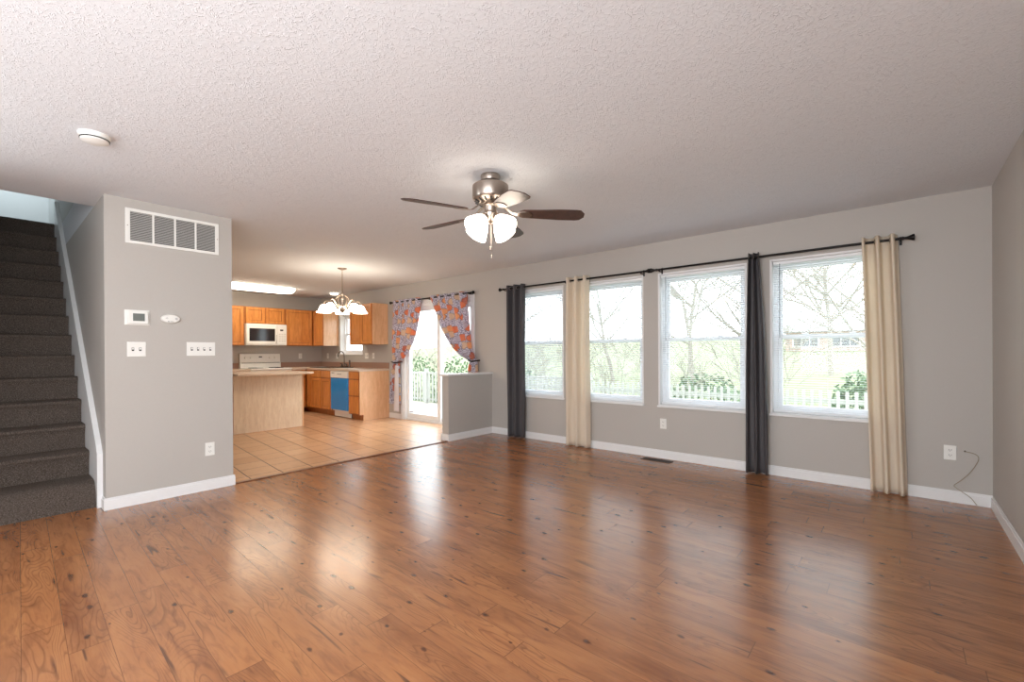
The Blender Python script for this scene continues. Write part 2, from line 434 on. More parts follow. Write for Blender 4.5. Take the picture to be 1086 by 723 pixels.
w = MB(); w.box(-9.60, -5.50, YS, YS + 0.15, 2.74, 5.1); w.box(-5.65, -5.50, -5.45, YS, 2.74, 5.1)
tag(w.build('wall_upstairs', m_upper), kind='structure')
tag(MB().box(-9.75, -5.50, -5.60, YS + 0.15, 5.1, 5.2).build('ceiling_upstairs', m_ceil), kind='structure')
# ceiling with the stairwell opening
w = MB(); w.box(-5.65, 0.15, -7.30, 0.17, H, 2.74); w.box(-10.62, -5.65, YS, 0.17, H, 2.74); w.box(-9.75, -5.65, -5.60, -5.451, H, 2.74)
tag(w.build('ceiling', m_ceil), kind='structure')
# floors
tag(MB().box(-5.36, 0.15, -7.30, 0.17, -0.12, 0).build('floor', m_floor), kind='structure')
w = MB(); w.box(-10.62, -5.36, YE - 0.1, 0.17, -0.12, 0); w.box(-9.75, -5.36, -5.6, YE - 0.1, -0.12, -0.001)
tag(w.build('floor_kitchen', m_tile), kind='structure')
tag(MB().box(-5.36, -5.235, YE, -0.875, 0.0, 0.0025).build('floor_kitchen_edge', m_tile), kind='structure')
tag(MB().box(-5.24, -5.19, YE, -0.872, 0.0, 0.009, bev=0.003).build('trim_1', m_strip), kind='structure')

# half wall with cap
hw = struct('wall_half', (-5.25, -0.43, 0))
MB().box(-5.315, XP, -0.868, 0, 0, 0.885).build('wall_body', m_wall, hw)
MB().box(-5.345, -5.16, -0.90, 0, 0.885, 0.91, bev=0.006).build('wall_cap', m_trim, hw)

# baseboards (moulded top edge)
def baseboard(mb, ax, a0, a1, face, sgn, h=0.092, t=0.013):
    if ax == 'x':   # runs along x on plane y=face, sticks out sgn*y
        mb.box(a0, a1, face, face + sgn * t, 0, h - 0.018); mb.box(a0, a1, face, face + sgn * t * 0.55, h - 0.018, h, bev=0.002)
    else:
        mb.box(face, face + sgn * t, a0, a1, 0, h - 0.018); mb.box(face, face + sgn * t * 0.55, a0, a1, h - 0.018, h, bev=0.002)
b = MB(); baseboard(b, 'x', XP, 0, 0, -1); tag(b.build('baseboard_window_side', m_trim), kind='structure')
b = MB(); baseboard(b, 'y', -7.15, -0.013, 0, -1); tag(b.build('baseboard_right', m_trim), kind='structure')
b = MB(); baseboard(b, 'y', YS - 0.013, YE + 0.013, XP, 1); baseboard(b, 'x', -5.30, XP, YS, -1); baseboard(b, 'x', -8.5, XP, YE, 1)
tag(b.build('baseboard_partition', m_trim), kind='structure')
b = MB(); baseboard(b, 'y', -0.881, -0.013, XP, 1); baseboard(b, 'x', -5.328, XP, -0.868, -1); baseboard(b, 'y', -0.881, 0, -5.315, -1)
tag(b.build('baseboard_half_wall', m_trim), kind='structure')
b = MB(); baseboard(b, 'x', -7.825, -7.47, 0, -1); tag(b.build('baseboard_kitchen', m_trim), kind='structure')

# ------------------------------------------------------------------ windows
def window(idx, a, b, z0, z1, sill=True):
    r = struct('window_%d' % idx, ((a + b) / 2, 0.08, z0))
    f = MB()                                       # white jamb lining with a thin corner bead on the wall face
    for (x0, x1, q0, q1) in ((a, a + 0.008, z0, z1), (b - 0.008, b, z0, z1), (a, b, z1 - 0.008, z1), (a, b, z0, z0 + 0.008)):
        f.box(x0, x1, -0.001, T, q0, q1)
    f.box(a - 0.010, a + 0.001, -0.003, 0.0, z0, z1 + 0.01); f.box(b - 0.001, b + 0.010, -0.003, 0.0, z0, z1 + 0.01); f.box(a, b, -0.003, 0.0, z1, z1 + 0.01)
    f.build('jamb_lining', m_trim, r)
    fr = MB(); y0, y1 = 0.085, 0.16; g = 0.042
    fr.box(a + 0.008, a + g, y0, y1, z0, z1); fr.box(b - g, b - 0.008, y0, y1, z0, z1)
    fr.box(a + g, b - g, y0, y1, z1 - g, z1); fr.box(a + g, b - g, y0, y1, z0, z0 + g)
    fr.build('window_frame', m_vinyl, r)
    zm = (z0 + z1) / 2 + 0.002
    for nm, q0, q1, ya, yb in (('upper_sash', zm - 0.018, z1 - g, 0.125, 0.150), ('lower_sash', z0 + g, zm + 0.022, 0.095, 0.122)):
        s = MB(); ss = 0.036
        s.box(a + g, a + g + ss, ya, yb, q0, q1, bev=0.003); s.box(b - g - ss, b - g, ya, yb, q0, q1, bev=0.003)
        s.box(a + g + ss, b - g - ss, ya, yb, q1 - ss, q1, bev=0.003); s.box(a + g + ss, b - g - ss, ya, yb, q0, q0 + ss, bev=0.003)
        so = s.build(nm, m_vinyl, r)
        MB().box(a + g + ss, b - g - ss, (ya + yb) / 2 - 0.002, (ya + yb) / 2 + 0.002, q0 + ss, q1 - ss).build('glass_pane', m_glass, so)
        if nm == 'lower_sash':
            for k in (0.3, 0.7):
                xx = a + (b - a) * k
                MB().box(xx - 0.025, xx + 0.025, ya - 0.008, ya + 0.012, q1, q1 + 0.012, bev=0.003).build('sash_lock', m_vinyl, so)
    if sill:
        MB().box(a - 0.018, b + 0.018, -0.026, 0.085, z0 - 0.020, z0 + 0.001, bev=0.004).build('windowsill', m_trim, r)
    return r
for i, (a, b) in enumerate(WIN): window(i + 1, a, b, WZ0, WZ1)
window(5, SINK[0], SINK[1], SINK[2], SINK[3])

# mini blinds, one in each window
def blind(a, b, z0, z1, label, tilt, group, drop_to=None):
    r = thing('window_blind', label, 'blind', ((a + b) / 2, 0.045, z1), group)
    a += 0.014; b -= 0.014
    MB().box(a, b, 0.028, 0.062, z1 - 0.038, z1 - 0.009, bev=0.003).build('headrail', m_vinyl, r)
    zb = z0 + 0.014 if drop_to is None else drop_to
    MB().box(a, b, 0.033, 0.057, zb, zb + 0.018, bev=0.004).build('bottom_rail', m_vinyl, r)
    s = MB(); z = z1 - 0.052; w2 = 0.0125
    while z > zb + 0.03:
        dy = w2 * math.cos(tilt); dz = w2 * math.sin(tilt); yc = 0.045
        pr = [(-1, 0), (-0.4, 0.0016), (0.4, 0.0016), (1, 0)]
        vs = []
        for t_, h_ in pr:
            for x_ in (a, b):
                vs.append(s.bm.verts.new((x_, yc + dy * t_, z - dz * t_ + h_)))
        for k in range(3): s.bm.faces.new((vs[2 * k], vs[2 * k + 1], vs[2 * k + 3], vs[2 * k + 2]))
        z -= 0.0215
    s.build('slats', m_slat, r)
    for k in (0.12, 0.5, 0.88):
        xx = a + (b - a) * k
        MB().cyl((xx, 0.031, zb + 0.018), (xx, 0.031, z1 - 0.038), 0.0009, n=4).build('ladder_cord', m_vinyl, r)
    MB().cyl((a + 0.055, 0.020, z1 - 0.75), (a + 0.055, 0.024, z1 - 0.03), 0.0035, n=6).build('tilt_wand', plain('clear_grey_wand', srgb(150, 155, 160), 0.2), r)
    return r
bl = ['white mini blind in the window beside the half wall, behind the first charcoal curtain',
      'white mini blind in the window between the first cream curtain and the rod joint',
      'white mini blind in the window just left of the narrow charcoal curtain',
      'white mini blind in the rightmost window, next to the last cream curtain']
for (a, b), l_, tl in zip(WIN, bl, (0.42, 0.22, 0.16, 0.10)): blind(a, b, WZ0, WZ1, l_, tl, 'mini blinds in the living room windows')

# ------------------------------------------------------------------ sliding patio door
d = struct('door_1', ((DOOR[0] + DOOR[1]) / 2, 0.08, 0))
a, b, zt = DOOR
f = MB(); g = 0.045
f.box(a, a + g, 0.0, T, 0, zt); f.box(b - g, b, 0.0, T, 0, zt); f.box(a + g, b - g, 0.0, T, zt - g, zt); f.box(a + g, b - g, 0.02, T, 0, 0.028)
f.build('door_frame', m_vinyl, d)
f = MB(); cw = 0.057
f.box(a - cw, a, -0.016, 0, 0, zt + cw, bev=0.004); f.box(b, b + cw, -0.016, 0, 0, zt + cw, bev=0.004); f.box(a, b, -0.016, 0, zt, zt + cw, bev=0.004)
f.build('door_casing', m_trim, d)
xm = (a + b) / 2 + 0.03
for nm, x0, x1, ya, yb in (('sliding_panel', a + g, xm + 0.04, 0.045, 0.085), ('fixed_panel', xm - 0.04, b - g, 0.095, 0.135)):
    s = MB(); ss = 0.075
    s.box(x0, x0 + ss, ya, yb, 0.03, zt - g, bev=0.004); s.box(x1 - ss, x1, ya, yb, 0.03, zt - g, bev=0.004)
    s.box(x0 + ss, x1 - ss, ya, yb, zt - g - ss, zt - g, bev=0.004); s.box(x0 + ss, x1 - ss, ya, yb, 0.03, 0.03 + 0.09, bev=0.004)
    so = s.build(nm, m_vinyl, d)
    MB().box(x0 + ss, x1 - ss, (ya + yb) / 2 - 0.003, (ya + yb) / 2 + 0.003, 0.12, zt - g - ss).build('glass_pane', m_glass, so)
    if nm == 'sliding_panel':
        h = MB(); h.box(x0 + 0.02, x0 + 0.05, ya - 0.008, ya, 0.92, 1.12, bev=0.003)
        h.tube([(x0 + 0.035, ya, 0.95), (x0 + 0.035, ya - 0.035, 0.96), (x0 + 0.035, ya - 0.035, 1.08), (x0 + 0.035, ya, 1.09)], 0.007, 8)
        h.build('door_handle', m_vinyl, so)
        MB().box(x0 + 0.10, x0 + 0.20, ya - 0.01, ya, 0.135, 0.155, bev=0.003).build('foot_lock', m_nickel, so)

# ------------------------------------------------------------------ staircase
st = thing('staircase', 'carpeted staircase climbing between grey walls left of the partition', 'staircase', (-5.4, -4.9, 0))
RISE, RUN, NX = 0.20, 0.222, -5.47
for k in range(1, 15):
    nx = NX - RUN * (k - 1); zt_ = RISE * k
    xb = nx - RUN - 0.06 if k < 14 else -9.60
    fx = nx + (0.09 if k == 1 else -0.012)
    mb = MB()
    z0 = zt_ - RISE - (0.0 if k == 1 else 0.02)
    if k == 14: xb = -9.599
    # side profile with rounded nosing
    poly = [(xb, z0), (fx + (0.035 if k == 1 else 0), z0), (fx + (0.02 if k == 1 else 0), zt_ - 0.09), (nx + (0.075 if k == 1 else 0), zt_ - 0.045), (nx + 0.012 + (0.05 if k == 1 else 0), zt_ - 0.028),
            (nx + 0.008 + (0.035 if k == 1 else 0), zt_ - 0.010), (nx - 0.012, zt_), (xb, zt_)]
    mb.prism(poly, -5.449, YS - 0.036)
    mb.build('step', m_carpet, st, smooth=True)
sk = MB()
def nz(x): return (NX - x) / RUN * RISE + RISE
x1, x2 = -5.305, NX - RUN * 13.0
sk.prism([(x1, 0.0), (x1, 0.42), (x1 - 0.06, 0.42 + 0.07), (x2, nz(x2) + 0.27), (x2, nz(x2) - 0.25), (-5.8, 0.0)], YS - 0.035, YS - 0.001)
sk.build('skirt_board', m_trim, st)

# ------------------------------------------------------------------ curtains and rods
RODY, RODZ = -0.085, 2.112
def rod(x0, x1, label, z=RODZ, y=RODY, r=0.011, fin=(True, True), brackets=(), group=None, finlen=0.075):
    t = thing('curtain_rod', label, 'curtain rod', ((x0 + x1) / 2, y, z), group)
    MB().cyl((x0, y, z), (x1, y, z), r, n=12).build('pole', m_black, t, smooth=True)
    for use, xe, sg in ((fin[0], x0, -1), (fin[1], x1, 1)):
        if use:
            MB().lathe((xe, y, z), [(0.011, 0), (0.016, 0.002), (0.016, 0.008), (0.009, 0.012), (0.012, finlen * 0.4), (0.021, finlen * 0.72), (0.027, finlen * 0.9), (0.025, finlen), (0.004, finlen + 0.004)], (sg, 0, 0), 16).build('finial', m_black, t, smooth=True)
    for xb in brackets:
        bk = MB(); bk.box(xb - 0.009, xb + 0.009, -0.006, 0.0, z - 0.04, z + 0.03, bev=0.002)
        bk.tube([(xb, -0.004, z - 0.016), (xb, y, z - 0.020)], 0.006, 8)
        bk.tube([(xb, y + 0.018, z + 0.004), (xb, y + 0.014, z - 0.014), (xb, y, z - 0.020), (xb, y - 0.014, z - 0.014), (xb, y - 0.018, z + 0.004)], 0.005, 8)
        bk.build('bracket', m_black, t, smooth=True)
    return t
rod(-4.875, -2.747, 'black curtain rod above the two left windows, ending beside the half wall', brackets=(-4.85, -3.80, -2.775))
rod(-2.587, -0.515, 'black curtain rod above the two right windows, reaching toward the right wall', brackets=(-2.56, -1.60, -0.525))
rod(-7.60, -5.545, 'black curtain rod above the sliding patio door', z=2.128, brackets=(-7.575, -6.56, -5.575), finlen=0.06)

def grommet_curtain(label, mat, top, bot, nf, ph, amp=0.043, group=None, zt=2.155, zb=0.012, sway=0.0):
    t = thing('curtain', label, 'curtain', ((top[0] + top[1]) / 2, RODY, zt), group)
    def fn(u, v):
        z = zt + (zb - zt) * v
        e = v ** 0.9
        x0 = top[0] + (bot[0] - top[0]) * e; x1 = top[1] + (bot[1] - top[1]) * e
        ang = 2 * PI * nf * u + ph
        sq = math.tanh(2.2 * math.sin(ang)) / math.tanh(2.2)
        a_ = amp * (1 - 0.15 * v + 0.12 * math.sin(5 * v + 3 * u))
        x = x0 + (x1 - x0) * u + 0.010 * math.cos(ang) * 0.8 + sway * math.sin(PI * v) * (u - 0.3)
        y = RODY - a_ * sq + 0.006 * math.sin(9 * v + 14 * u) * v
        return (x, min(y, -0.032), z)
    MB().grid(fn, int(nf * 22), 40).build('fabric_panel', mat, t, smooth=True, solid=0.002)
    k = 0
    for i in range(int(nf * 2) + 2):
        u = (i * PI - ph) / (2 * PI * nf)
        if 0.02 < u < 0.98:
            x = top[0] + (top[1] - top[0]) * u + 0.008 * (1 if i % 2 == 0 else -1)
            g = MB(); sg = 1 if i % 2 == 0 else -1
            pts = []
            for q in range(17):
                an = 2 * PI * q / 16
                pts.append((x + 0.005 * sg * 0, RODY + 0.020 * math.cos(an), RODZ + 0.020 * math.sin(an)))
            g.tube(pts, 0.0035, 6, cap=False)
            g.build('grommet', m_nickel, t, smooth=True)
    return t
grommet_curtain('charcoal satin curtain hanging beside the half wall, leftmost on the long wall', m_charcoal, (-4.80, -4.475), (-4.80, -4.49), 2.5, 0.2)
grommet_curtain('cream curtain hanging between the two left windows', m_cream, (-3.775, -3.465), (-3.80, -3.455), 2.5, 0.6)
grommet_curtain('narrow charcoal curtain gathered between the two right windows', m_charcoal, (-1.662, -1.558), (-1.700, -1.487), 2.5, 0.0, amp=0.034, sway=0.03)
grommet_curtain('cream curtain hanging at the right end beside the rightmost window', m_cream, (-0.783, -0.540), (-0.728, -0.482), 2.5, 0.9)

def tied_curtain(label, rows, amp, tie, nf, lining=None, ph=0.0):
    """rows: (z, x_left, x_right)"""
    t = thing('floral_curtain', label, 'curtain', ((rows[0][1] + rows[0][2]) / 2, -0.085, rows[0][0]), 'floral curtains on the patio door')
    zs = [r[0] for r in rows]
    def at(z):
        for (za, la, ra), (zb_, lb, rb) in zip(rows, rows[1:]):
            if za >= z >= zb_:
                k = (za - z) / (za - zb_); k = k * k * (3 - 2 * k) if False else k
                return la + (lb - la) * k, ra + (rb - ra) * k
        return rows[-1][1], rows[-1][2]
    def fn(u, v, extra=0.0, u0=0.0, u1=1.0):
        uu = u0 + (u1 - u0) * u
        z = zs[0] + (zs[-1] - zs[0]) * v
        l, r = at(z)
        dist = abs(z - tie); a_ = amp * min(1, 0.35 + dist * 1.6)
        ang = 2 * PI * nf * uu + ph
        z2 = z
        y = -0.085 - a_ * math.sin(ang) - 0.012 * math.sin(2.3 * ang + 1) * 0.5 - extra
        return (l + (r - l) * uu, min(y, -0.03), z2)
    MB().grid(fn, 90, 60).build('fabric_panel', m_floral, t, smooth=True, solid=0.002)
    l, r = at(tie)
    tb = MB(); tb.tube([(l - 0.03, -0.005, tie + 0.01), (l - 0.02, -0.10, tie + 0.01), ((l + r) / 2, -0.135, tie - 0.005), (r + 0.012, -0.10, tie + 0.005), (r + 0.012, -0.05, tie + 0.01)], 0.012, 8)
    tb.build('tieback', m_black, t, smooth=True)
    if lining:
        z0, z1, u0, u1 = lining
        def fl(u, v):
            z = z0 + (z1 - z0) * v; l, r = at(max(z, zs[-1])); uu = u0 + (u1 - u0) * u
            return (l + (r - l) * uu + 0.01, -0.122 - 0.010 * math.sin(uu * 9 + v), z)
        MB().grid(fl, 16, 20).build('lining', m_lining, t, smooth=True, solid=0.002)
    return t
tied_curtain('orange and grey floral curtain tied back at the left of the patio door',
    [(2.160, -7.555, -6.76), (1.90, -7.57, -6.80), (1.60, -7.59, -6.89), (1.40, -7.60, -6.99), (1.225, -7.60, -7.13), (1.10, -7.60, -7.28), (1.035, -7.595, -7.38), (0.95, -7.61, -7.40), (0.60, -7.66, -7.40), (0.28, -7.69, -7.40)], 0.035, 1.035, 5, lining=(0.98, 0.15, 0.52, 1.05))
tied_curtain('floral curtain tied back at the right of the patio door, above the half wall',
    [(2.160, -6.50, -5.61), (1.90, -6.36, -5.585), (1.65, -6.23, -5.56), (1.45, -6.10, -5.54), (1.29, -5.96, -5.52), (1.17, -5.80, -5.47), (1.075, -5.575, -5.41), (0.98, -5.60, -5.40), (0.60, -5.62, -5.37), (0.25, -5.64, -5.36)], 0.035, 1.075, 5, ph=1.0)

# ------------------------------------------------------------------ kitchen cabinets
def fbox(mb, facing, plane, a0, a1, d0, d1, z0, z1, bev=0.0):
    """box in front coordinates: a along the front, d outward from plane"""
    if facing == 'y': mb.box(a0, a1, plane - d1, plane - d0, z0, z1, bev)
    else: mb.box(plane + d0, plane + d1, a0, a1, z0, z1, bev)
m_groove = plain('routed_oak_edge', srgb(140, 78, 34), 0.5)
def panel_door(parent, facing, plane, a0, a1, z0, z1, name='door', flat=False):
    m = MB(); s = 0.052
    fbox(m, facing, plane, a0, a0 + s, 0.001, 0.020, z0, z1, 0.003); fbox(m, facing, plane, a1 - s, a1, 0.001, 0.020, z0, z1, 0.003)
    fbox(m, facing, plane, a0 + s, a1 - s, 0.001, 0.020, z1 - s, z1, 0.003); fbox(m, facing, plane, a0 + s, a1 - s, 0.001, 0.020, z0, z0 + s, 0.003)
    fbox(m, facing, plane, a0 + s - 0.002, a1 - s + 0.002, 0.001, 0.011, z0 + s - 0.002, z1 - s + 0.002)
    o = m.build(name, m_oak, parent)
    m = MB(); q = 0.007; e = s - 0.001
    fbox(m, facing, plane, a0 + e, a0 + e + q, 0.011, 0.0150, z0 + e, z1 - e); fbox(m, facing, plane, a1 - e - q, a1 - e, 0.011, 0.0150, z0 + e, z1 - e)
    fbox(m, facing, plane, a0 + e, a1 - e, 0.011, 0.0150, z1 - e - q, z1 - e); fbox(m, facing, plane, a0 + e, a1 - e, 0.011, 0.0150, z0 + e, z0 + e + q)
    m.build('panel_moulding', m_groove, o)
    return o
def slab(parent, facing, plane, a0, a1, z0, z1, name='drawer'):
    m = MB(); fbox(m, facing, plane, a0, a1, 0.001, 0.020, z0, z1, 0.004); return m.build(name, m_oak, parent)
def cabinet(name, label, facing, plane, a0, a1, depth, z0, z1, fronts, group, toe=False, side=None):
    c = ((a0 + a1) / 2, plane + depth / 2, z0) if facing == 'y' else (plane - depth / 2, (a0 + a1) / 2, z0)
    t = thing(name, label, 'cabinet', c, group)
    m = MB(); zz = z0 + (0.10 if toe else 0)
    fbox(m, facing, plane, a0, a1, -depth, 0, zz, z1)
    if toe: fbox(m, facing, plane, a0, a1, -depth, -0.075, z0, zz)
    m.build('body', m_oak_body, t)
    for kind, q0, q1, r0, r1 in fronts:
        (panel_door if kind == 'door' else slab)(t, facing, plane, q0, q1, r0, r1)
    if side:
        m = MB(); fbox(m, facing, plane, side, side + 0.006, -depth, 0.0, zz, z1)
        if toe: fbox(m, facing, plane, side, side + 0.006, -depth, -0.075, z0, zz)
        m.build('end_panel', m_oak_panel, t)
    return t
YF = -0.62; ZC = 0.878
GB = 'base cabinets under the window side counter'; GW = 'oak wall cabinets'
def drawer_door(a0, a1): return [('drawer', a0 + 0.02, a1 - 0.02, 0.735, 0.865), ('door', a0 + 0.02, a1 - 0.02, 0.12, 0.715)]
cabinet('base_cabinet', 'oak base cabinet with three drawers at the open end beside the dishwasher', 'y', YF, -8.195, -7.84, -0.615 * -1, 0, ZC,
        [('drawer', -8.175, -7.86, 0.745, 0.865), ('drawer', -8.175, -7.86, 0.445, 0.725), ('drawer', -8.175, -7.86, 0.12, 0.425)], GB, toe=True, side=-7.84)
cabinet('base_cabinet', 'oak sink cabinet with two panel doors left of the blue dishwasher', 'y', YF, -9.63, -8.83, 0.615, 0, ZC,
        drawer_door(-9.63, -9.23) + drawer_door(-9.23, -8.83), GB, toe=True)
cabinet('base_cabinet', 'narrow oak corner base cabinet between the sink cabinet and the range side', 'y', YF, XK + 0.005, -9.632, 0.615, 0, ZC,
        [('door', -9.815, -9.65, 0.12, 0.865)], GB, toe=True)
XF = XK + 0.61
cabinet('base_cabinet', 'oak base cabinet between the white range and the corner', 'x', XF, -0.925, -0.645, 0.605, 0, ZC, drawer_door(-0.925, -0.645), None, toe=True)
cabinet('base_cabinet', 'oak base cabinet left of the white range, behind the island', 'x', XF, -2.75, -1.70, 0.605, 0, ZC, drawer_door(-2.75, -2.22) + drawer_door(-2.22, -1.70), None, toe=True)
XU = XK + 0.31
cabinet('wall_cabinet', 'tall oak wall cabinet left of the microwave', 'x', XU, -2.60, -1.692, 0.305, 1.37, 2.13, [('door', -2.59, -2.16, 1.38, 2.12), ('door', -2.12, -1.71, 1.38, 2.12)], GW)
cabinet('wall_cabinet', 'short oak wall cabinet with two small doors above the microwave', 'x', XU, -1.690, -0.930, 0.305, 1.80, 2.13, [('door', -1.67, -1.325, 1.81, 2.12), ('door', -1.30, -0.95, 1.81, 2.12)], GW)
cabinet('wall_cabinet', 'oak wall cabinet with one wide door right of the microwave', 'x', XU, -0.928, -0.345, 0.305, 1.37, 2.13, [('door', -0.91, -0.375, 1.38, 2.12)], GW)
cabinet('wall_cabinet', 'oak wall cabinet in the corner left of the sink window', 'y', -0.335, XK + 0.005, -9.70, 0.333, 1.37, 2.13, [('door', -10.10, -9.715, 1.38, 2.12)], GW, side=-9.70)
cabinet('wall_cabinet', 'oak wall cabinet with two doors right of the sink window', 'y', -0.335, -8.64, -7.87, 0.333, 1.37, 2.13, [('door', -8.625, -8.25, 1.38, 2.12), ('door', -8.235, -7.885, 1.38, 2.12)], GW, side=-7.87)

# countertops with splash
ct = thing('countertop', 'L shaped beige counter along the sink window wall and back corner', 'countertop', (-9.0, -0.3, ZC))
m = MB(); m.box(XK + 0.002, -7.825, -0.645, -0.002, ZC + 0.001, 0.915, bev=0.004); m.box(XK + 0.002, XF + 0.028, -0.926, -0.645, ZC + 0.001, 0.915, bev=0.004)
m.build('worktop', m_counter, ct)
m = MB(); m.box(XK + 0.02, -7.83, -0.020, -0.001, 0.915, 1.025, bev=0.003); m.box(XK + 0.001, XK + 0.02, -0.926, -0.001, 0.915, 1.025, bev=0.003)
m.build('backsplash', m_splash, ct)
ct = thing('countertop', 'short beige counter left of the white range', 'countertop', (-10.1, -2.2, ZC))
MB().box(XK + 0.002, XF + 0.028, -2.75, -1.700, ZC + 0.001, 0.915, bev=0.004).build('worktop', m_counter, ct)
MB().box(XK + 0.001, XK + 0.02, -2.75, -1.700, 0.915, 1.025, bev=0.003).build('backsplash', m_splash, ct)

# dishwasher
dw = thing('dishwasher', 'white dishwasher with blue protective film on its door', 'dishwasher', (-8.51, -0.3, 0))
MB().box(-8.82, -8.205, -0.60, -0.02, 0.12, 0.872).build('tub', m_appl, dw)
MB().box(-8.815, -8.208, -0.645, -0.601, 0.145, 0.745, bev=0.006).build('door', m_film, dw)['label'] = 'door covered in blue film'
MB().box(-8.815, -8.208, -0.652, -0.601, 0.748, 0.872, bev=0.006).build('control_panel', m_appl, dw)
m = MB()
for k in range(5): m.box(-8.76 + k * 0.02, -8.752 + k * 0.02, -0.6545, -0.651, 0.83, 0.845)
m.build('steam_vent', m_shadowgap, dw)
MB().box(-8.56, -8.40, -0.6545, -0.651, 0.815, 0.822).build('latch_recess', m_shadowgap, dw)
MB().box(-8.80, -8.215, -0.575, -0.555, 0.012, 0.118).build('toe_panel', m_appl, dw)

# range
rg = thing('range', 'white electric range with backguard against the kitchen back wall', 'range', (-10.1, -1.31, 0))
y0, y1 = -1.694, -0.932
MB().box(XK + 0.01, XF + 0.01, y0, y1, 0.02, 0.895, bev=0.004).build('body', m_appl, rg)
MB().box(XK + 0.01, XF + 0.04, y0 - 0.001, y1 + 0.001, 0.896, 0.925, bev=0.008).build('cooktop', m_appl, rg)
m = MB(); m.prism([(XK + 0.01, 0.925), (XK + 0.095, 0.925), (XK + 0.095, 1.03), (XK + 0.075, 1.045), (XK + 0.060, 1.205), (XK + 0.01, 1.205)], y0, y1); m.build('backguard', m_appl, rg)
m = MB(); m.box(XK + 0.093, XK + 0.0975, y0 + 0.02, y1 - 0.02, 1.020, 1.028); m.build('backguard_groove', m_shadowgap, rg)
for yy in (y0 + 0.10, y0 + 0.20, y1 - 0.20, y1 - 0.10):
    MB().lathe((XK + 0.068, yy, 1.13), [(0.024, 0), (0.024, 0.008), (0.018, 0.010), (0.017, 0.024), (0.002, 0.025)], (1, 0, 0.1), 16).build('knob', m_plastic, rg, smooth=True)
MB().box(XK + 0.066, XK + 0.073, -1.345, -1.285, 1.135, 1.155).build('clock_display', m_darkglass, rg)
for (xx, yy, rr) in ((-10.22, -1.52, 0.075), (-10.22, -1.11, 0.10), (-9.97, -1.52, 0.10), (-9.97, -1.11, 0.075)):
    m = MB()
    for q in (1.0, 0.72, 0.44):
        m.tube([(xx + rr * q * math.cos(2 * PI * k / 20), yy + rr * q * math.sin(2 * PI * k / 20), 0.932) for k in range(21)], 0.005, 6, cap=False)
    m.build('burner_coil', m_black, rg)
od = MB().box(XF + 0.011, XF + 0.04, y0 + 0.01, y1 - 0.01, 0.24, 0.80, bev=0.006).build('oven_door', m_appl, rg)
MB().box(XF + 0.040, XF + 0.043, y0 + 0.14, y1 - 0.14, 0.38, 0.62).build('oven_window', m_darkglass, od)
m = MB(); m.tube([(XF + 0.04, y0 + 0.06, 0.75), (XF + 0.075, y0 + 0.07, 0.75), (XF + 0.075, y1 - 0.07, 0.75), (XF + 0.04, y1 - 0.06, 0.75)], 0.009, 8); m.build('oven_handle', m_appl, od)

# microwave
mw = thing('microwave', 'white microwave with dark window mounted over the range', 'microwave', (-10.25, -1.31, 1.37))
xf = XK + 0.385
MB().box(XK + 0.005, xf, -1.690, -0.932, 1.375, 1.795, bev=0.005).build('body', m_appl, mw)
md = MB().box(xf + 0.001, xf + 0.022, -1.686, -1.128, 1.395, 1.79, bev=0.006).build('door', m_appl, mw)
MB().box(xf + 0.022, xf + 0.024, -1.636, -1.165, 1.455, 1.705, bev=0.001).build('door_window', m_darkglass, md)
MB().tube([(xf + 0.022, -1.148, 1.42), (xf + 0.045, -1.146, 1.45), (xf + 0.050, -1.146, 1.59), (xf + 0.045, -1.146, 1.73), (xf + 0.022, -1.148, 1.76)], 0.009, 8).build('door_handle', m_appl, md, smooth=True)
cp = MB().box(xf + 0.001, xf + 0.020, -1.122, -0.936, 1.395, 1.79, bev=0.005).build('control_panel', m_appl, mw)
MB().box(xf + 0.020, xf + 0.022, -1.065, -1.005, 1.665, 1.695).build('clock_display', m_darkglass, cp)
m = MB()
for i in range(3):
    for j in range(4): m.box(xf + 0.020, xf + 0.0212, -1.09 + i * 0.05, -1.055 + i * 0.05, 1.45 + j * 0.045, 1.475 + j * 0.045)
m.build('keypad', plain('pale_grey_keys', srgb(214, 210, 204), 0.5), cp)
MB().box(xf - 0.05, xf + 0.012, -1.686, -0.936, 1.376, 1.392).build('vent_grille', m_appl, mw)

# sink and faucet
sk_ = thing('kitchen_sink', 'double bowl sink set in the counter below the small window', 'sink', (-9.42, -0.33, 0.915))
m = MB()
for (a0, a1, b0, b1) in ((-9.84, -9.00, -0.56, -0.535), (-9.84, -9.00, -0.125, -0.06), (-9.84, -9.815, -0.56, -0.06), (-9.025, -9.00, -0.56, -0.06), (-9.435, -9.405, -0.56, -0.06)):
    m.box(a0, a1, b0, b1, 0.9152, 0.926, bev=0.004)
m.build('rim', m_chrome, sk_)
fc = thing('faucet', 'gooseneck faucet with two lever handles behind the kitchen sink', 'faucet', (-9.30, -0.095, 0.926))
pts = [(-9.30, -0.095, 0.926), (-9.30, -0.095, 1.12)]
for k in range(9):
    an = PI * k / 8; pts.append((-9.30 - 0.065 * (1 - math.cos(an)), -0.095 - 0.065 * (1 - math.cos(an)) * 0.5, 1.16 + 0.085 * math.sin(an)))
pts.append((-9.43, -0.16, 1.13))
MB().tube(pts, 0.011, 10).build('spout', m_chrome, fc, smooth=True)
MB().box(-9.42, -9.18, -0.120, -0.070, 0.926, 0.94, bev=0.005).build('base_plate', m_chrome, fc)
for xx in (-9.39, -9.21):
    m = MB(); m.lathe((xx, -0.095, 0.94), [(0.020, 0), (0.014, 0.03), (0.016, 0.05), (0.004, 0.055)], n=14); m.tube([(xx, -0.095, 0.985), (xx + 0.015, -0.15, 1.0)], [0.007, 0.005], 8)
    m.build('handle', m_chrome, fc, smooth=True)
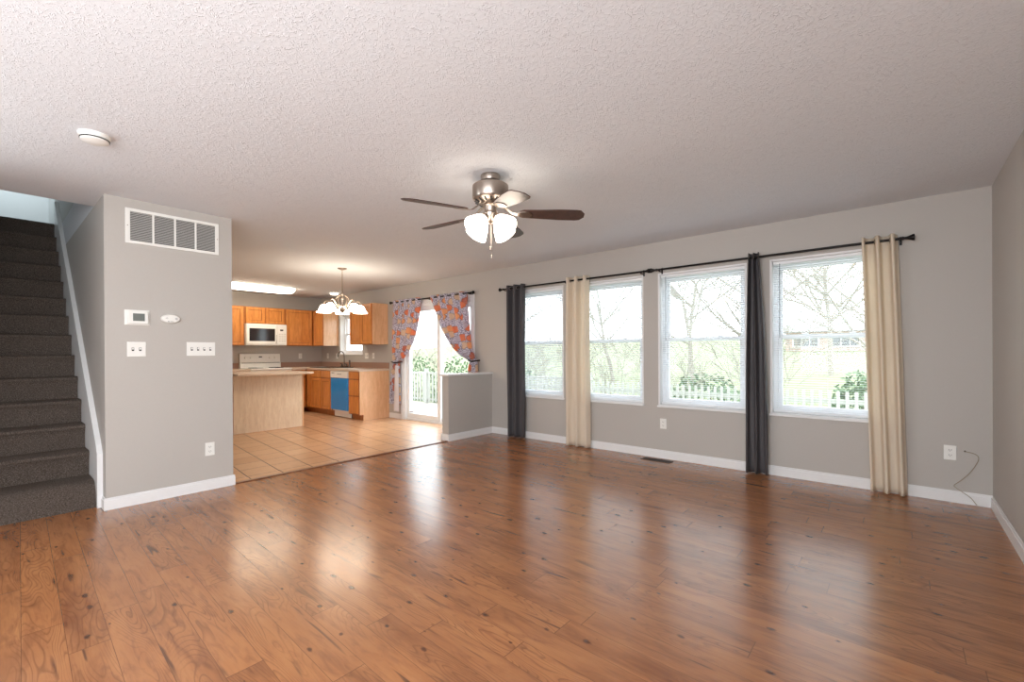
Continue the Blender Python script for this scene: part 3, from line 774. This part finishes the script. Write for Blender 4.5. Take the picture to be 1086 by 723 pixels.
m = MB(); m.lathe((-9.09, -0.095, 0.926), [(0.020, 0), (0.017, 0.02), (0.013, 0.03), (0.014, 0.09), (0.018, 0.12), (0.012, 0.14), (0.003, 0.145)], n=14)
m.build('side_sprayer', m_chrome, fc, smooth=True)

# island
il = thing('kitchen_island', 'kitchen island with pale beech back panel facing the living room', 'kitchen island', (-8.35, -2.03, 0))
MB().box(-8.66, -8.055, -2.555, -1.525, 0.0, 0.878).build('body', m_oak, il)
MB().box(-8.054, -8.046, -2.560, -1.545, 0.004, 0.876).build('back_panel', m_island, il)
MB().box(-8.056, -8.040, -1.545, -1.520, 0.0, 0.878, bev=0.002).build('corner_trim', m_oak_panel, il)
for a0, a1 in ((-2.555, -2.05), (-2.05, -1.545)):
    m = MB(); m.box(-8.68, -8.661, a0 + 0.015, a1 - 0.015, 0.12, 0.715, 0.003); m.build('door', m_oak, il)
    m = MB(); m.box(-8.68, -8.661, a0 + 0.015, a1 - 0.015, 0.735, 0.865, 0.003); m.build('drawer', m_oak, il)
tag(MB().box(-8.70, -7.75, -2.60, -1.485, 0.879, 0.915, bev=0.006).build('island_countertop', m_counter, origin=(-8.2, -2.0, 0.88)), 'beige overhanging counter slab on the kitchen island', 'countertop')

# ------------------------------------------------------------------ plates, outlets, controls
def wall_plate(name, label, cat, pos, facing, w_, h_, slots, group=None):
    t = thing(name, label, cat, pos, group); x, y, z = pos
    def bx(m, a0, a1, d0, d1, q0, q1, bev=0):
        if facing == '-y': m.box(x + a0, x + a1, y - d1, y - d0, z + q0, z + q1, bev)
        else: m.box(x + d0, x + d1, y + a0, y + a1, z + q0, z + q1, bev)
    m = MB(); bx(m, -w_ / 2, w_ / 2, 0.0005, 0.006, -h_ / 2, h_ / 2, 0.002); m.build('plate', m_plastic, t)
    for s in slots:
        if s[0] == 'toggle':
            m = MB(); bx(m, s[1] - 0.005, s[1] + 0.005, 0.006, 0.015, s[2] - 0.004, s[2] + 0.012, 0.002); m.build('toggle', m_plastic, t)
            m = MB(); bx(m, s[1] - 0.0075, s[1] + 0.0075, 0.0058, 0.0064, s[2] - 0.014, s[2] + 0.014); m.build('toggle_slot', m_shadowgap, t)
        elif s[0] == 'socket':
            m = MB(); bx(m, s[1] - 0.017, s[1] + 0.017, 0.006, 0.0075, s[2] - 0.014, s[2] + 0.014, 0.0015); so = m.build('socket', m_plastic, t)
            m = MB()
            for dx in (-0.007, 0.007): bx(m, s[1] + dx - 0.0014, s[1] + dx + 0.0014, 0.0073, 0.0079, s[2] - 0.003, s[2] + 0.006)
            bx(m, s[1] - 0.002, s[1] + 0.002, 0.0073, 0.0079, s[2] - 0.010, s[2] - 0.006); m.build('slot', m_shadowgap, so)
    return t
OUT = [('socket', 0, 0.020), ('socket', 0, -0.020)]
GO = None
wall_plate('wall_outlet', 'white outlet low on the wall right of the half wall', 'outlet', (-4.708, 0, 0.41), '-y', 0.072, 0.115, OUT)
wall_plate('wall_outlet', 'white outlet below the windows, above the floor vent', 'outlet', (-2.556, 0, 0.39), '-y', 0.072, 0.115, OUT)
wall_plate('wall_outlet', 'white outlet near the right corner beside the loose cable', 'outlet', (-0.234, 0, 0.388), '-y', 0.074, 0.115, OUT)
wall_plate('wall_outlet', 'white outlet low on the partition wall near its kitchen end', 'outlet', (XP, -3.668, 0.36), '+x', 0.072, 0.115, OUT)
wall_plate('wall_outlet', 'white outlet on the kitchen back wall right of the range', 'outlet', (XK, -0.481, 1.155), '+x', 0.072, 0.115, OUT)
wall_plate('wall_outlet', 'white outlet above the counter in the corner, farthest left of the sink window', 'outlet', (-10.16, 0, 1.155), '-y', 0.072, 0.115, OUT)
wall_plate('wall_outlet', 'white outlet above the counter next to the left edge of the sink window', 'outlet', (-9.76, 0, 1.150), '-y', 0.072, 0.115, OUT)
wall_plate('switch_plate', 'two toggle switch plate just right of the sink window', 'light switch', (-8.60, 0, 1.155), '-y', 0.116, 0.115, [('toggle', -0.023, 0), ('toggle', 0.023, 0)])
wall_plate('switch_plate', 'single switch plate under the right wall cabinet beside the two toggle plate', 'light switch', (-8.36, 0, 1.155), '-y', 0.072, 0.115, [('toggle', 0, 0)])
wall_plate('switch_plate', 'two toggle switch plate below the thermostat', 'light switch', (XP, -4.171, 1.243), '+x', 0.118, 0.118, [('toggle', -0.023, 0), ('toggle', 0.023, 0)])
wall_plate('switch_plate', 'four toggle switch plate on the partition wall near its kitchen end', 'light switch', (XP, -3.729, 1.246), '+x', 0.212, 0.118, [('toggle', -0.069, 0), ('toggle', -0.023, 0), ('toggle', 0.023, 0), ('toggle', 0.069, 0)])

th = thing('thermostat', 'white thermostat with grey display on the partition wall', 'thermostat', (XP, -4.166, 1.495))
MB().box(XP + 0.0005, XP + 0.008, -4.245, -4.087, 1.435, 1.557, bev=0.003).build('wall_plate', m_plastic, th)
MB().box(XP + 0.008, XP + 0.028, -4.228, -4.098, 1.445, 1.546, bev=0.006).build('housing', m_plastic, th)
MB().box(XP + 0.028, XP + 0.030, -4.196, -4.122, 1.468, 1.528, bev=0.001).build('display', m_lcd, th)

co = thing('carbon_monoxide_alarm', 'oval white alarm on the partition wall right of the thermostat', 'alarm', (XP, -3.949, 1.497))
def oval(mb, x0, x1, cy_, cz_, ry, rz, n=28):
    rings = []
    for x, k in ((x0, 1.0), (x0 + (x1 - x0) * 0.7, 1.0), (x1, 0.86)):
        rings.append([mb.bm.verts.new((x, cy_ + ry * k * math.cos(2 * PI * i / n), cz_ + rz * k * math.sin(2 * PI * i / n))) for i in range(n)])
    mb.skin(rings); return mb
oval(MB(), XP + 0.0005, XP + 0.032, -3.949, 1.497, 0.066, 0.037).build('housing', m_plastic, co, smooth=True)
m = MB()
for k in range(5): m.box(XP + 0.032, XP + 0.0328, -3.972 + k * 0.009, -3.967 + k * 0.009, 1.470, 1.476)
m.tube([(XP + 0.0325, -3.985, 1.498), (XP + 0.0325, -3.978, 1.505), (XP + 0.0325, -3.970, 1.498)], 0.0012, 4)
m.build('vents', m_shadowgap, co)
MB().lathe((XP + 0.032, -3.912, 1.498), [(0.010, 0), (0.010, 0.002), (0.002, 0.003)], (1, 0, 0), 16).build('test_button', plain('grey_button', srgb(190, 190, 188), 0.4), co, smooth=True)

# return air grille
gr = thing('return_air_grille', 'wide white return air grille high on the partition wall', 'vent', (XP, -3.91, 2.225))
gy0, gy1, gz0, gz1 = -4.236, -3.588, 2.088, 2.366
m = MB(); fw = 0.030
m.box(XP + 0.0005, XP + 0.010, gy0, gy1, gz1 - 0.024, gz1, bev=0.003); m.box(XP + 0.0005, XP + 0.010, gy0, gy1, gz0, gz0 + 0.024, bev=0.003)
m.box(XP + 0.0005, XP + 0.010, gy0, gy0 + fw, gz0 + 0.02, gz1 - 0.02, bev=0.002); m.box(XP + 0.0005, XP + 0.010, gy1 - fw, gy1, gz0 + 0.02, gz1 - 0.02, bev=0.002)
for k in (1, 2, 3):
    yy = gy0 + fw + (gy1 - gy0 - 2 * fw) * k / 4; m.box(XP + 0.0005, XP + 0.010, yy - 0.0065, yy + 0.0065, gz0 + 0.02, gz1 - 0.02)
m.build('grille_frame', m_plastic, gr)
MB().box(XP + 0.0005, XP + 0.0015, gy0 + fw, gy1 - fw, gz0 + 0.022, gz1 - 0.022).build('backing', m_shadowgap, gr)
m = MB(); z = gz0 + 0.03
while z < gz1 - 0.028:
    vs = [m.bm.verts.new(q) for q in ((XP + 0.0018, gy0 + fw, z + 0.009), (XP + 0.0018, gy1 - fw, z + 0.009), (XP + 0.009, gy1 - fw, z), (XP + 0.009, gy0 + fw, z))]
    m.bm.faces.new(vs); z += 0.0125
m.build('louvres', plain('grey_white_louvre', srgb(190, 188, 184), 0.5), gr, solid=0.001)
for yy in (gy0 + 0.014, gy1 - 0.014): MB().lathe((XP + 0.010, yy, (gz0 + gz1) / 2), [(0.004, 0), (0.004, 0.001)], (1, 0, 0), 10).build('screw', m_nickel, gr)

# smoke detector
sd = thing('smoke_detector', 'round white smoke detector on the ceiling before the stairs', 'smoke detector', (-3.99, -4.555, H))
MB().lathe((-3.99, -4.555, H), [(0.072, 0), (0.072, -0.012), (0.068, -0.016)], n=32).build('base', m_plastic, sd, smooth=True)
MB().lathe((-3.99, -4.555, H), [(0.064, -0.016), (0.062, -0.036), (0.045, -0.044), (0.002, -0.046)], n=32).build('cover', m_plastic, sd, smooth=True)
MB().lathe((-3.99, -4.555, H), [(0.0655, -0.024), (0.0655, -0.030)], n=32).build('vent_slot', m_shadowgap, sd, smooth=True)

# floor vent
fv = thing('floor_vent', 'bronze floor vent beside the baseboard below the windows', 'vent', (-2.575, -0.13, 0))
m = MB(); fx0, fx1, fy0, fy1 = -2.74, -2.415, -0.195, -0.075
m.box(fx0, fx1, fy0, fy0 + 0.02, 0.0005, 0.005, bev=0.0015); m.box(fx0, fx1, fy1 - 0.02, fy1, 0.0005, 0.005, bev=0.0015)
m.box(fx0, fx0 + 0.02, fy0 + 0.018, fy1 - 0.018, 0.0005, 0.005); m.box(fx1 - 0.02, fx1, fy0 + 0.018, fy1 - 0.018, 0.0005, 0.005)
m.build('frame', m_vent, fv)
MB().box(fx0 + 0.02, fx1 - 0.02, fy0 + 0.02, fy1 - 0.02, 0.0005, 0.001).build('backing', m_shadowgap, fv)
m = MB()
for k in range(20): xx = fx0 + 0.028 + k * 0.0138; m.box(xx, xx + 0.004, fy0 + 0.02, fy1 - 0.02, 0.001, 0.004)
m.build('louvres', m_vent, fv)

# loose cable
cb = thing('loose_cable', 'loose beige cable coming out of the wall near the right corner', 'cable', (-0.147, 0, 0.41))
P = [(-0.150, 0.0, 0.408), (-0.147, -0.018, 0.408), (-0.099, -0.03, 0.399), (-0.078, -0.03, 0.370), (-0.093, -0.03, 0.316), (-0.131, -0.028, 0.241), (-0.177, -0.026, 0.179), (-0.213, -0.026, 0.138),
     (-0.200, -0.030, 0.118), (-0.165, -0.03, 0.092), (-0.12, -0.03, 0.055), (-0.089, -0.032, 0.008)]
Q = []
for i in range(len(P) - 1):
    p0 = Vector(P[max(i - 1, 0)]); p1 = Vector(P[i]); p2 = Vector(P[i + 1]); p3 = Vector(P[min(i + 2, len(P) - 1)])
    for k in range(5):
        q = k / 5; Q.append(0.5 * ((2 * p1) + (-p0 + p2) * q + (2 * p0 - 5 * p1 + 4 * p2 - p3) * q * q + (-p0 + 3 * p1 - 3 * p2 + p3) * q ** 3))
Q.append(Vector(P[-1]))
MB().tube(Q, 0.0026, 6).build('cable', m_coax, cb, smooth=True)
MB().lathe((-0.150, 0, 0.408), [(0.006, 0.0), (0.006, 0.004), (0.003, 0.005)], (0, -1, 0), 10).build('wall_bushing', m_shadowgap, cb)

# ------------------------------------------------------------------ ceiling fan
FX, FY = -2.71, -2.655
fan = thing('ceiling_fan', 'ceiling fan with five dark blades and lit frosted glass shades', 'ceiling fan', (FX, FY, H))
MB().lathe((FX, FY, H), [(0.066, 0), (0.069, -0.012), (0.062, -0.040), (0.040, -0.052), (0.036, -0.075)], n=32).build('canopy', m_nickel, fan, smooth=True)
MB().lathe((FX, FY, H), [(0.036, -0.062), (0.110, -0.066), (0.126, -0.078), (0.128, -0.160), (0.118, -0.178), (0.075, -0.200), (0.050, -0.206)], n=48).build('motor_housing', m_nickel, fan, smooth=True)
m = MB()
for k in range(16):
    an = 2 * PI * k / 16; c = Vector((FX + 0.098 * math.cos(an), FY + 0.098 * math.sin(an), H - 0.190)); dr = Vector((math.cos(an), math.sin(an), 0.55)).normalized()
    m.tube([c - dr * 0.016, c + dr * 0.016], 0.006, 6)
m.build('cooling_slots', m_shadowgap, fan)
MB().lathe((FX, FY, H), [(0.046, -0.204), (0.052, -0.215), (0.044, -0.225), (0.044, -0.262), (0.056, -0.272), (0.050, -0.300), (0.026, -0.330), (0.006, -0.342)], n=32).build('light_fitter', m_nickel, fan, smooth=True)
ZB = H - 0.270; DROOP = (0.03, 0.0, 0.0, 0.05, 0.16)
for k in range(5):
    an = math.radians(41 + 72 * k); ca, sa = math.cos(an), math.sin(an); pt = math.radians(-12)
    def L(r_, w_, h_=0.0):
        wz = w_ * math.sin(pt); wy = w_ * math.cos(pt)
        return Vector((FX + ca * r_ - sa * wy, FY + sa * r_ + ca * wy, ZB + wz + h_ - DROOP[k] * max(0.0, r_ - 0.2)))
    m = MB(); NS = 16; top = []; bot = []
    outline = []
    for i in range(NS + 1):
        q = i / NS; r_ = 0.205 + q * (0.655 - 0.205)
        hw_ = 0.048 + 0.020 * min(1, q * 1.6)
        if q > 0.88: hw_ *= math.sqrt(max(0.0, 1 - ((q - 0.88) / 0.125) ** 2)) * 0.96 + 0.04
        if q < 0.06: hw_ *= 0.75 + q * 4
        outline.append((r_, hw_))
    rings = []
    for r_, hw_ in outline:
        rings.append([m.bm.verts.new(L(r_, -hw_, 0.003)), m.bm.verts.new(L(r_, hw_, 0.003)), m.bm.verts.new(L(r_, hw_, -0.003)), m.bm.verts.new(L(r_, -hw_, -0.003))])
    m.skin(rings)
    bo = m.build('blade', m_blade, fan)
    m = MB(); rings = []
    for r_, hw_, dz in ((0.060, 0.020, 0.062), (0.10, 0.014, 0.045), (0.15, 0.014, 0.006), (0.19, 0.020, -0.004), (0.225, 0.040, -0.005), (0.265, 0.036, -0.005), (0.29, 0.010, -0.005)):
        rings.append([m.bm.verts.new(L(r_, -hw_, dz + 0.0015)), m.bm.verts.new(L(r_, hw_, dz + 0.0015)), m.bm.verts.new(L(r_, hw_, dz - 0.004)), m.bm.verts.new(L(r_, -hw_, dz - 0.004))])
    m.skin(rings); m.build('blade_arm', m_nickel, bo, smooth=True)
for k in range(4):
    an = math.radians(-2 + 90 * k); dr = Vector((math.cos(an), math.sin(an), 0)); ax = (dr * 0.74 + Vector((0, 0, -0.68))).normalized()
    c0 = Vector((FX, FY, H - 0.285)) + dr * 0.035
    m = MB(); m.lathe(c0, [(0.014, -0.01), (0.016, 0.015), (0.026, 0.022), (0.028, 0.045), (0.022, 0.05)], ax, 20)
    so = m.build('socket_cup', m_nickel, fan, smooth=True)
    m = MB(); m.lathe(c0, [(0.024, 0.040), (0.038, 0.054), (0.056, 0.086), (0.068, 0.120), (0.082, 0.160), (0.080, 0.161), (0.065, 0.120), (0.053, 0.088), (0.034, 0.058), (0.003, 0.054)], ax, 28, cap=True)
    m.build('lamp_shade', m_shade_fan, so, smooth=True)
for (dx, dy, z1) in ((0.012, -0.015, 0.505), (-0.012, 0.02, 0.555)):
    m = MB(); m.cyl((FX + dx, FY + dy, H - 0.335), (FX + dx, FY + dy, H - z1), 0.0011, n=5)
    m.lathe((FX + dx, FY + dy, H - z1), [(0.002, 0.004), (0.006, -0.002), (0.008, -0.012), (0.005, -0.022), (0.001, -0.024)], n=12)
    m.build('pull_chain', m_nickel, fan, smooth=True)

# ------------------------------------------------------------------ chandelier
CX, CY = -6.69, -1.57
ch = thing('chandelier', 'nickel chandelier with five lit bell shades hanging before the kitchen', 'chandelier', (CX, CY, H))
MB().lathe((CX, CY, H), [(0.065, 0), (0.062, -0.010), (0.030, -0.022), (0.008, -0.030)], n=28).build('canopy', m_nickel, ch, smooth=True)
m = MB(); z = H - 0.03; k = 0
while z > H - 0.35:
    pts = []
    for i in range(13):
        an = 2 * PI * i / 12; u_, v_ = 0.008 * math.cos(an), 0.017 * math.sin(an)
        pts.append((CX + (u_ if k % 2 else 0), CY + (0 if k % 2 else u_), z - 0.017 + v_))
    m.tube(pts, 0.0028, 6, cap=False); z -= 0.026; k += 1
m.build('chain', m_nickel, ch)
zb = H - 0.37
MB().lathe((CX, CY, zb), [(0.004, 0.015), (0.012, 0.005), (0.022, -0.010), (0.010, -0.025), (0.010, -0.06), (0.020, -0.075), (0.011, -0.09), (0.011, -0.19), (0.030, -0.215), (0.042, -0.235), (0.030, -0.262), (0.012, -0.275), (0.010, -0.290), (0.002, -0.30)], n=24).build('centre_column', m_nickel, ch, smooth=True)
m_cham = plain('champagne_scroll', srgb(196, 176, 158), 0.35, metal=0.9)
for k in range(5):
    an = math.radians(151 + 72 * k); ca, sa = math.cos(an), math.sin(an)
    # scrolled cage strap and arm
    prof = [(0.012, -0.02), (0.05, -0.03), (0.085, -0.06), (0.100, -0.11), (0.085, -0.165), (0.05, -0.21), (0.035, -0.235)]
    m = MB(); m.tube([(CX + ca * r_, CY + sa * r_, zb + h_) for r_, h_ in prof], 0.006, 8)
    am = m.build('scroll_strap', m_cham, ch, smooth=True)
    prof = [(0.035, -0.235), (0.09, -0.215), (0.14, -0.16), (0.185, -0.115), (0.225, -0.10), (0.255, -0.115), (0.265, -0.140)]
    m = MB(); m.tube([(CX + ca * r_, CY + sa * r_, zb + h_) for r_, h_ in prof], 0.006, 8)
    c0 = Vector((CX + ca * 0.265, CY + sa * 0.265, zb - 0.135))
    m.lathe(c0, [(0.008, 0.004), (0.024, 0.0), (0.026, -0.025), (0.018, -0.030)], n=18)
    am = m.build('arm', m_cham, ch, smooth=True)
    m = MB(); m.lathe(c0, [(0.022, -0.022), (0.046, -0.038), (0.062, -0.070), (0.074, -0.102), (0.102, -0.134), (0.100, -0.136), (0.070, -0.104), (0.058, -0.071), (0.042, -0.042), (0.003, -0.036)], n=28)
    m.build('lamp_shade', m_shade, am, smooth=True)

# ------------------------------------------------------------------ kitchen ceiling lights
fl = thing('fluorescent_light', 'long lit fluorescent fixture on the kitchen ceiling', 'ceiling light', (-9.35, -1.72, H))
def pill(mb, z0, z1, hx, y0, y1, round_=0.10):
    n = 10; pts = []
    for k in range(n + 1):
        an = -PI / 2 + PI * k / n; pts.append((hx * math.sin(an) if False else hx * math.sin(an), y1 - round_ + round_ * math.cos(an)))
    for k in range(n + 1):
        an = PI / 2 + PI * k / n; pts.append((hx * math.sin(an), y0 + round_ + round_ * math.cos(an)))
    rings = []
    for z, s in ((z0, 1.0), (z0 - (z0 - z1) * 0.6, 0.97), (z1, 0.80)):
        rings.append([mb.bm.verts.new((-9.35 + x * s, (y0 + y1) / 2 + (y - (y0 + y1) / 2) * (1 - (1 - s) * 0.3), z)) for x, y in pts])
    mb.skin(rings); return mb
pill(MB(), H - 0.012, H - 0.085, 0.20, -2.36, -1.10).build('diffuser', m_fluor, fl, smooth=True)
MB().box(-9.57, -9.13, -2.37, -1.09, H - 0.012, H - 0.0005, bev=0.003).build('mounting_pan', m_trim, fl)
dl = thing('dome_light', 'small round flush light on the ceiling near the sink window', 'ceiling light', (-9.25, -0.33, H))
MB().lathe((-9.25, -0.33, H), [(0.085, -0.0005), (0.085, -0.012)], n=28).build('base_ring', m_trim, dl, smooth=True)
MB().lathe((-9.25, -0.33, H), [(0.080, -0.012), (0.074, -0.030), (0.045, -0.045), (0.002, -0.050)], n=28).build('glass_dome', m_dome, dl, smooth=True)

# ------------------------------------------------------------------ outside
def gz(x, y):
    if y < 5: return -0.45
    return -0.45 + (y - 5) * 0.066
m = MB(); 
def gf(u, v):
    x = -60 + 90 * u; y = 0.18 + 60 * v; return (x, y, gz(x, y))
m.grid(gf, 10, 40); tag(m.build('lawn', m_grass), kind='structure')
dk = thing('wooden_deck', 'pale wooden deck outside the sliding patio door', 'deck', (-8.5, 1.4, -0.45))
m = MB()
for k in range(17): m.box(-12.5, -4.9, 0.20 + k * 0.145, 0.335 + k * 0.145, -0.13, -0.10)
m.build('deck_boards', m_deck, dk)
m = MB(); m.box(-12.5, -4.9, 2.665, 2.70, -0.45, -0.10); m.build('fascia', m_deck, dk)
rl = thing('deck_railing', 'white deck railing with vertical balusters seen through the patio door', 'railing', (-8.7, 2.6, -0.10))
m = MB(); m.box(-12.4, -5.0, 2.56, 2.62, 0.66, 0.70); m.build('top_rail', m_fence, rl)
m = MB(); m.box(-12.4, -5.0, 2.57, 2.61, -0.02, 0.02); m.build('bottom_rail', m_fence, rl)
k = 0; first = None; x = -12.3
while x < -5.0:
    if first is None: first = MB().box(-12.335, -12.285, 2.545, 2.565, -0.06, 0.72, bev=0.004).build('baluster', m_fence, rl)
    else:
        c = first.copy(); COL.objects.link(c); c.location = (x + 12.31, 0, 0)
    x += 0.125
for x in (-12.4, -9.95, -7.5, -5.05): MB().box(x - 0.045, x + 0.045, 2.53, 2.62, -0.099, 0.80, bev=0.004).build('post', m_fence, rl)

pf = thing('picket_fence', 'white picket fence across the yard beyond the windows', 'fence', (-4, 4.3, -0.45))
for z in (-0.2, 0.35): MB().box(-9.9, 1.5, 4.30, 4.34, z - 0.04, z + 0.04).build('rail', m_fence, pf)
first = None; x = -9.85
while x < 1.5:
    if first is None:
        mm = MB(); mm.box(-9.875, -9.825, 4.275, 4.298, -0.43, 0.52, bev=0.004); first = mm.build('picket', m_fence, pf)
    else:
        c = first.copy(); COL.objects.link(c); c.location = (x + 9.85, 0, 0)
    x += 0.122

def bare_bush(x, y, w_, h_, label, seed):
    r = random.Random(seed); m = MB(); z0 = gz(x, y) - 0.03
    def twig(p, d, ln, rad, lev):
        pts = [p]; q = p.copy(); dd = d.copy()
        for i in range(4):
            dd = (dd + Vector((r.uniform(-1, 1), r.uniform(-1, 1), r.uniform(-0.5, 0.7))) * 0.2).normalized(); q = q + dd * ln / 4; pts.append(q.copy())
        m.tube(pts, [rad, rad * 0.85, rad * 0.7, rad * 0.55, rad * 0.35], 4, cap=False)
        if lev < 3:
            for c in range(5):
                an = r.uniform(0, 2 * PI); nd = (dd + Vector((math.cos(an), math.sin(an), r.uniform(-0.3, 0.5))) * 0.8).normalized()
                twig(pts[r.randint(1, 4)], nd, ln * r.uniform(0.4, 0.65), rad * 0.6, lev + 1)
    for k in range(7):
        an = r.uniform(0, 2 * PI)
        twig(Vector((x + math.cos(an) * w_ * 0.12, y + math.sin(an) * w_ * 0.12, z0)), Vector((math.cos(an) * 0.45, math.sin(an) * 0.45, 1)).normalized(), h_ * 0.55, 0.016, 0)
    tag(m.build('leafless_bush', m_bark, origin=(x, y, z0)), label, 'bush')
for q in [(-10.6, 7.2, 2.6, 3.0, 'leafless twiggy bush behind the fence, leftmost in the first window by the half wall', 31),
          (-8.6, 6.6, 2.4, 2.8, 'leafless twiggy bush behind the fence at the right of the first window', 32),
          (-6.7, 7.0, 2.4, 3.2, 'leafless twiggy bush behind the fence in the second window', 33),
          (-4.9, 6.4, 2.2, 2.6, 'leafless twiggy bush behind the fence at the left of the third window', 34),
          (-2.9, 6.8, 2.2, 3.4, 'tall leafless twiggy bush behind the fence at the right of the third window', 35),
          (-15.2, 7.0, 2.4, 3.0, 'leafless twiggy bush behind the green shrubs seen through the patio door', 36)]:
    bare_bush(*q)
rnd = random.Random(7)
def bare_tree(x, y, h, spread, label, seed, group='bare trees beyond the yard', lean=0.0, maxlev=4):
    r = random.Random(seed); m = MB(); z0 = gz(x, y) - 0.05
    def grow(p, d, ln, rad, lev):
        n = 4; pts = [p]; rr = [rad]; q = p.copy(); dd = d.copy()
        for i in range(n):
            dd = (dd + Vector((r.uniform(-1, 1), r.uniform(-1, 1), r.uniform(-0.4, 0.6))) * 0.16).normalized()
            q = q + dd * ln / n; pts.append(q.copy()); rr.append(rad * (1 - 0.45 * (i + 1) / n))
        m.tube(pts, rr, 7 if lev < 2 else 4, cap=False)
        if lev >= maxlev: return
        for c in range(5 if lev else 9):
            i = r.randint(1 if lev else 2, n); an = r.uniform(0, 2 * PI)
            side = Vector((math.cos(an), math.sin(an), r.uniform(-0.1, 0.7)))
            nd = (dd * (0.55 if lev else 0.5) + side * spread).normalized()
            grow(pts[i], nd, ln * r.uniform(0.5, 0.75), rr[i] * 0.55, lev + 1)
    grow(Vector((x, y, z0)), Vector((lean, 0, 1)).normalized(), h * 0.46, h * 0.011, 0)
    return tag(m.build('bare_tree', m_bark, origin=(x, y, z0)), label, 'tree', group)
TREES = [
         (-3.4, 9.0, 7.0, 0.8, 'bare tree with tangled branches seen through the third window from the left', 1),
         (-1.1, 7.5, 6.5, 0.9, 'bare tree with drooping twigs seen through the upper rightmost window', 5),
         (-5.6, 10.0, 7.0, 0.8, 'bare tree seen through the second window from the left', 3),
         (-9.0, 11.0, 7.0, 0.8, 'bare tree seen through the window beside the first charcoal curtain', 4),
         (-13.0, 9.0, 6.5, 0.9, 'bare tree behind the deck seen between the floral curtains', 8),
         (-17.5, 13.0, 8.0, 0.8, 'farther bare tree left of the deck tree seen through the patio door', 9),
         (-2.5, 16.0, 9.0, 0.7, 'tall distant bare tree left of the brick house', 11),
         (-14.5, 5.5, 5.0, 0.9, 'bare tree close to the deck railing seen through the patio door glass', 12),
         (-7.0, 14.0, 8.5, 0.8, 'distant bare tree behind the yard between the two left windows', 14)]
for (x, y, h, sp, lab, sd_) in TREES: bare_tree(x, y, h, sp, lab, sd_, maxlev=5 if sd_ not in (9, 11, 14) else 4, group=None if sd_ > 20 else 'bare trees beyond the yard')

def shrub(x, y, w_, h_, label, seed):
    r = random.Random(seed); m = MB(); z0 = gz(x, y)
    for i in range(900):
        th_ = r.uniform(0, 2 * PI); ph = math.acos(r.uniform(-0.2, 1)); k = r.uniform(0.6, 1.0)
        c = Vector((x + w_ / 2 * k * math.sin(ph) * math.cos(th_), y + w_ / 3 * k * math.sin(ph) * math.sin(th_), z0 + 0.1 + h_ * k * max(0, math.cos(ph)) ))
        a_ = Vector((r.uniform(-1, 1), r.uniform(-1, 1), r.uniform(-1, 1))).normalized() * 0.05; b_ = a_.orthogonal().normalized() * 0.03
        m.bm.faces.new([m.bm.verts.new(c + q) for q in (-a_, b_, a_, -b_)])
    sh = thing('green_shrub', label, 'shrub', (x, y, z0), 'green shrubs in the yard')
    m.build('foliage', m_leaf, sh)
    m = MB()
    for k in range(5): an = k * 1.3; m.tube([(x + 0.05 * k - 0.1, y, z0 - 0.03), (x + math.cos(an) * w_ * 0.25, y + math.sin(an) * w_ * 0.15, z0 + h_ * 0.7)], [0.02, 0.008], 5)
    m.build('stems', m_bark, sh)
shrub(-13.4, 5.0, 2.6, 1.5, 'wide green shrub just behind the deck railing, left part', 1)
shrub(-11.0, 4.6, 2.0, 1.5, 'green shrub behind the deck railing, toward its middle', 2)
shrub(-9.3, 5.4, 2.0, 1.3, 'green shrub behind the deck railing, nearest the half wall', 3)
shrub(-1.15, 5.6, 0.9, 1.15, 'small green shrub behind the fence in the rightmost window', 4)
shrub(-4.0, 6.0, 2.0, 1.0, 'low green shrub behind the fence in the third window', 6)

hs = thing('brick_house', 'long low brick house across the lawn in the rightmost window', 'house', (-3, 31, 1.2))
MB().box(-6.3, 12.0, 30, 38, 0.9, 2.50).build('wall', m_brick, hs)
m = MB(); m.prism([(-6.8, 2.47), (12.5, 2.47), (11.0, 3.5), (-5.2, 3.5)], 29.4, 38.6); m.build('roof', m_roof, hs)
for k in range(8):
    x = -5.9 + k * 2.1
    f_ = MB().box(x, x + 1.5, 29.93, 29.99, 1.45, 2.2).build('window', m_trim, hs)
    mm = MB(); [mm.box(x + 0.08 + j * 0.46, x + 0.48 + j * 0.46, 29.90, 29.93, 1.52, 2.13) for j in range(3)]; mm.build('pane', plain('far_pane', srgb(120, 122, 126), 0.2) if k == 0 else bpy.data.materials['far_pane'], f_)
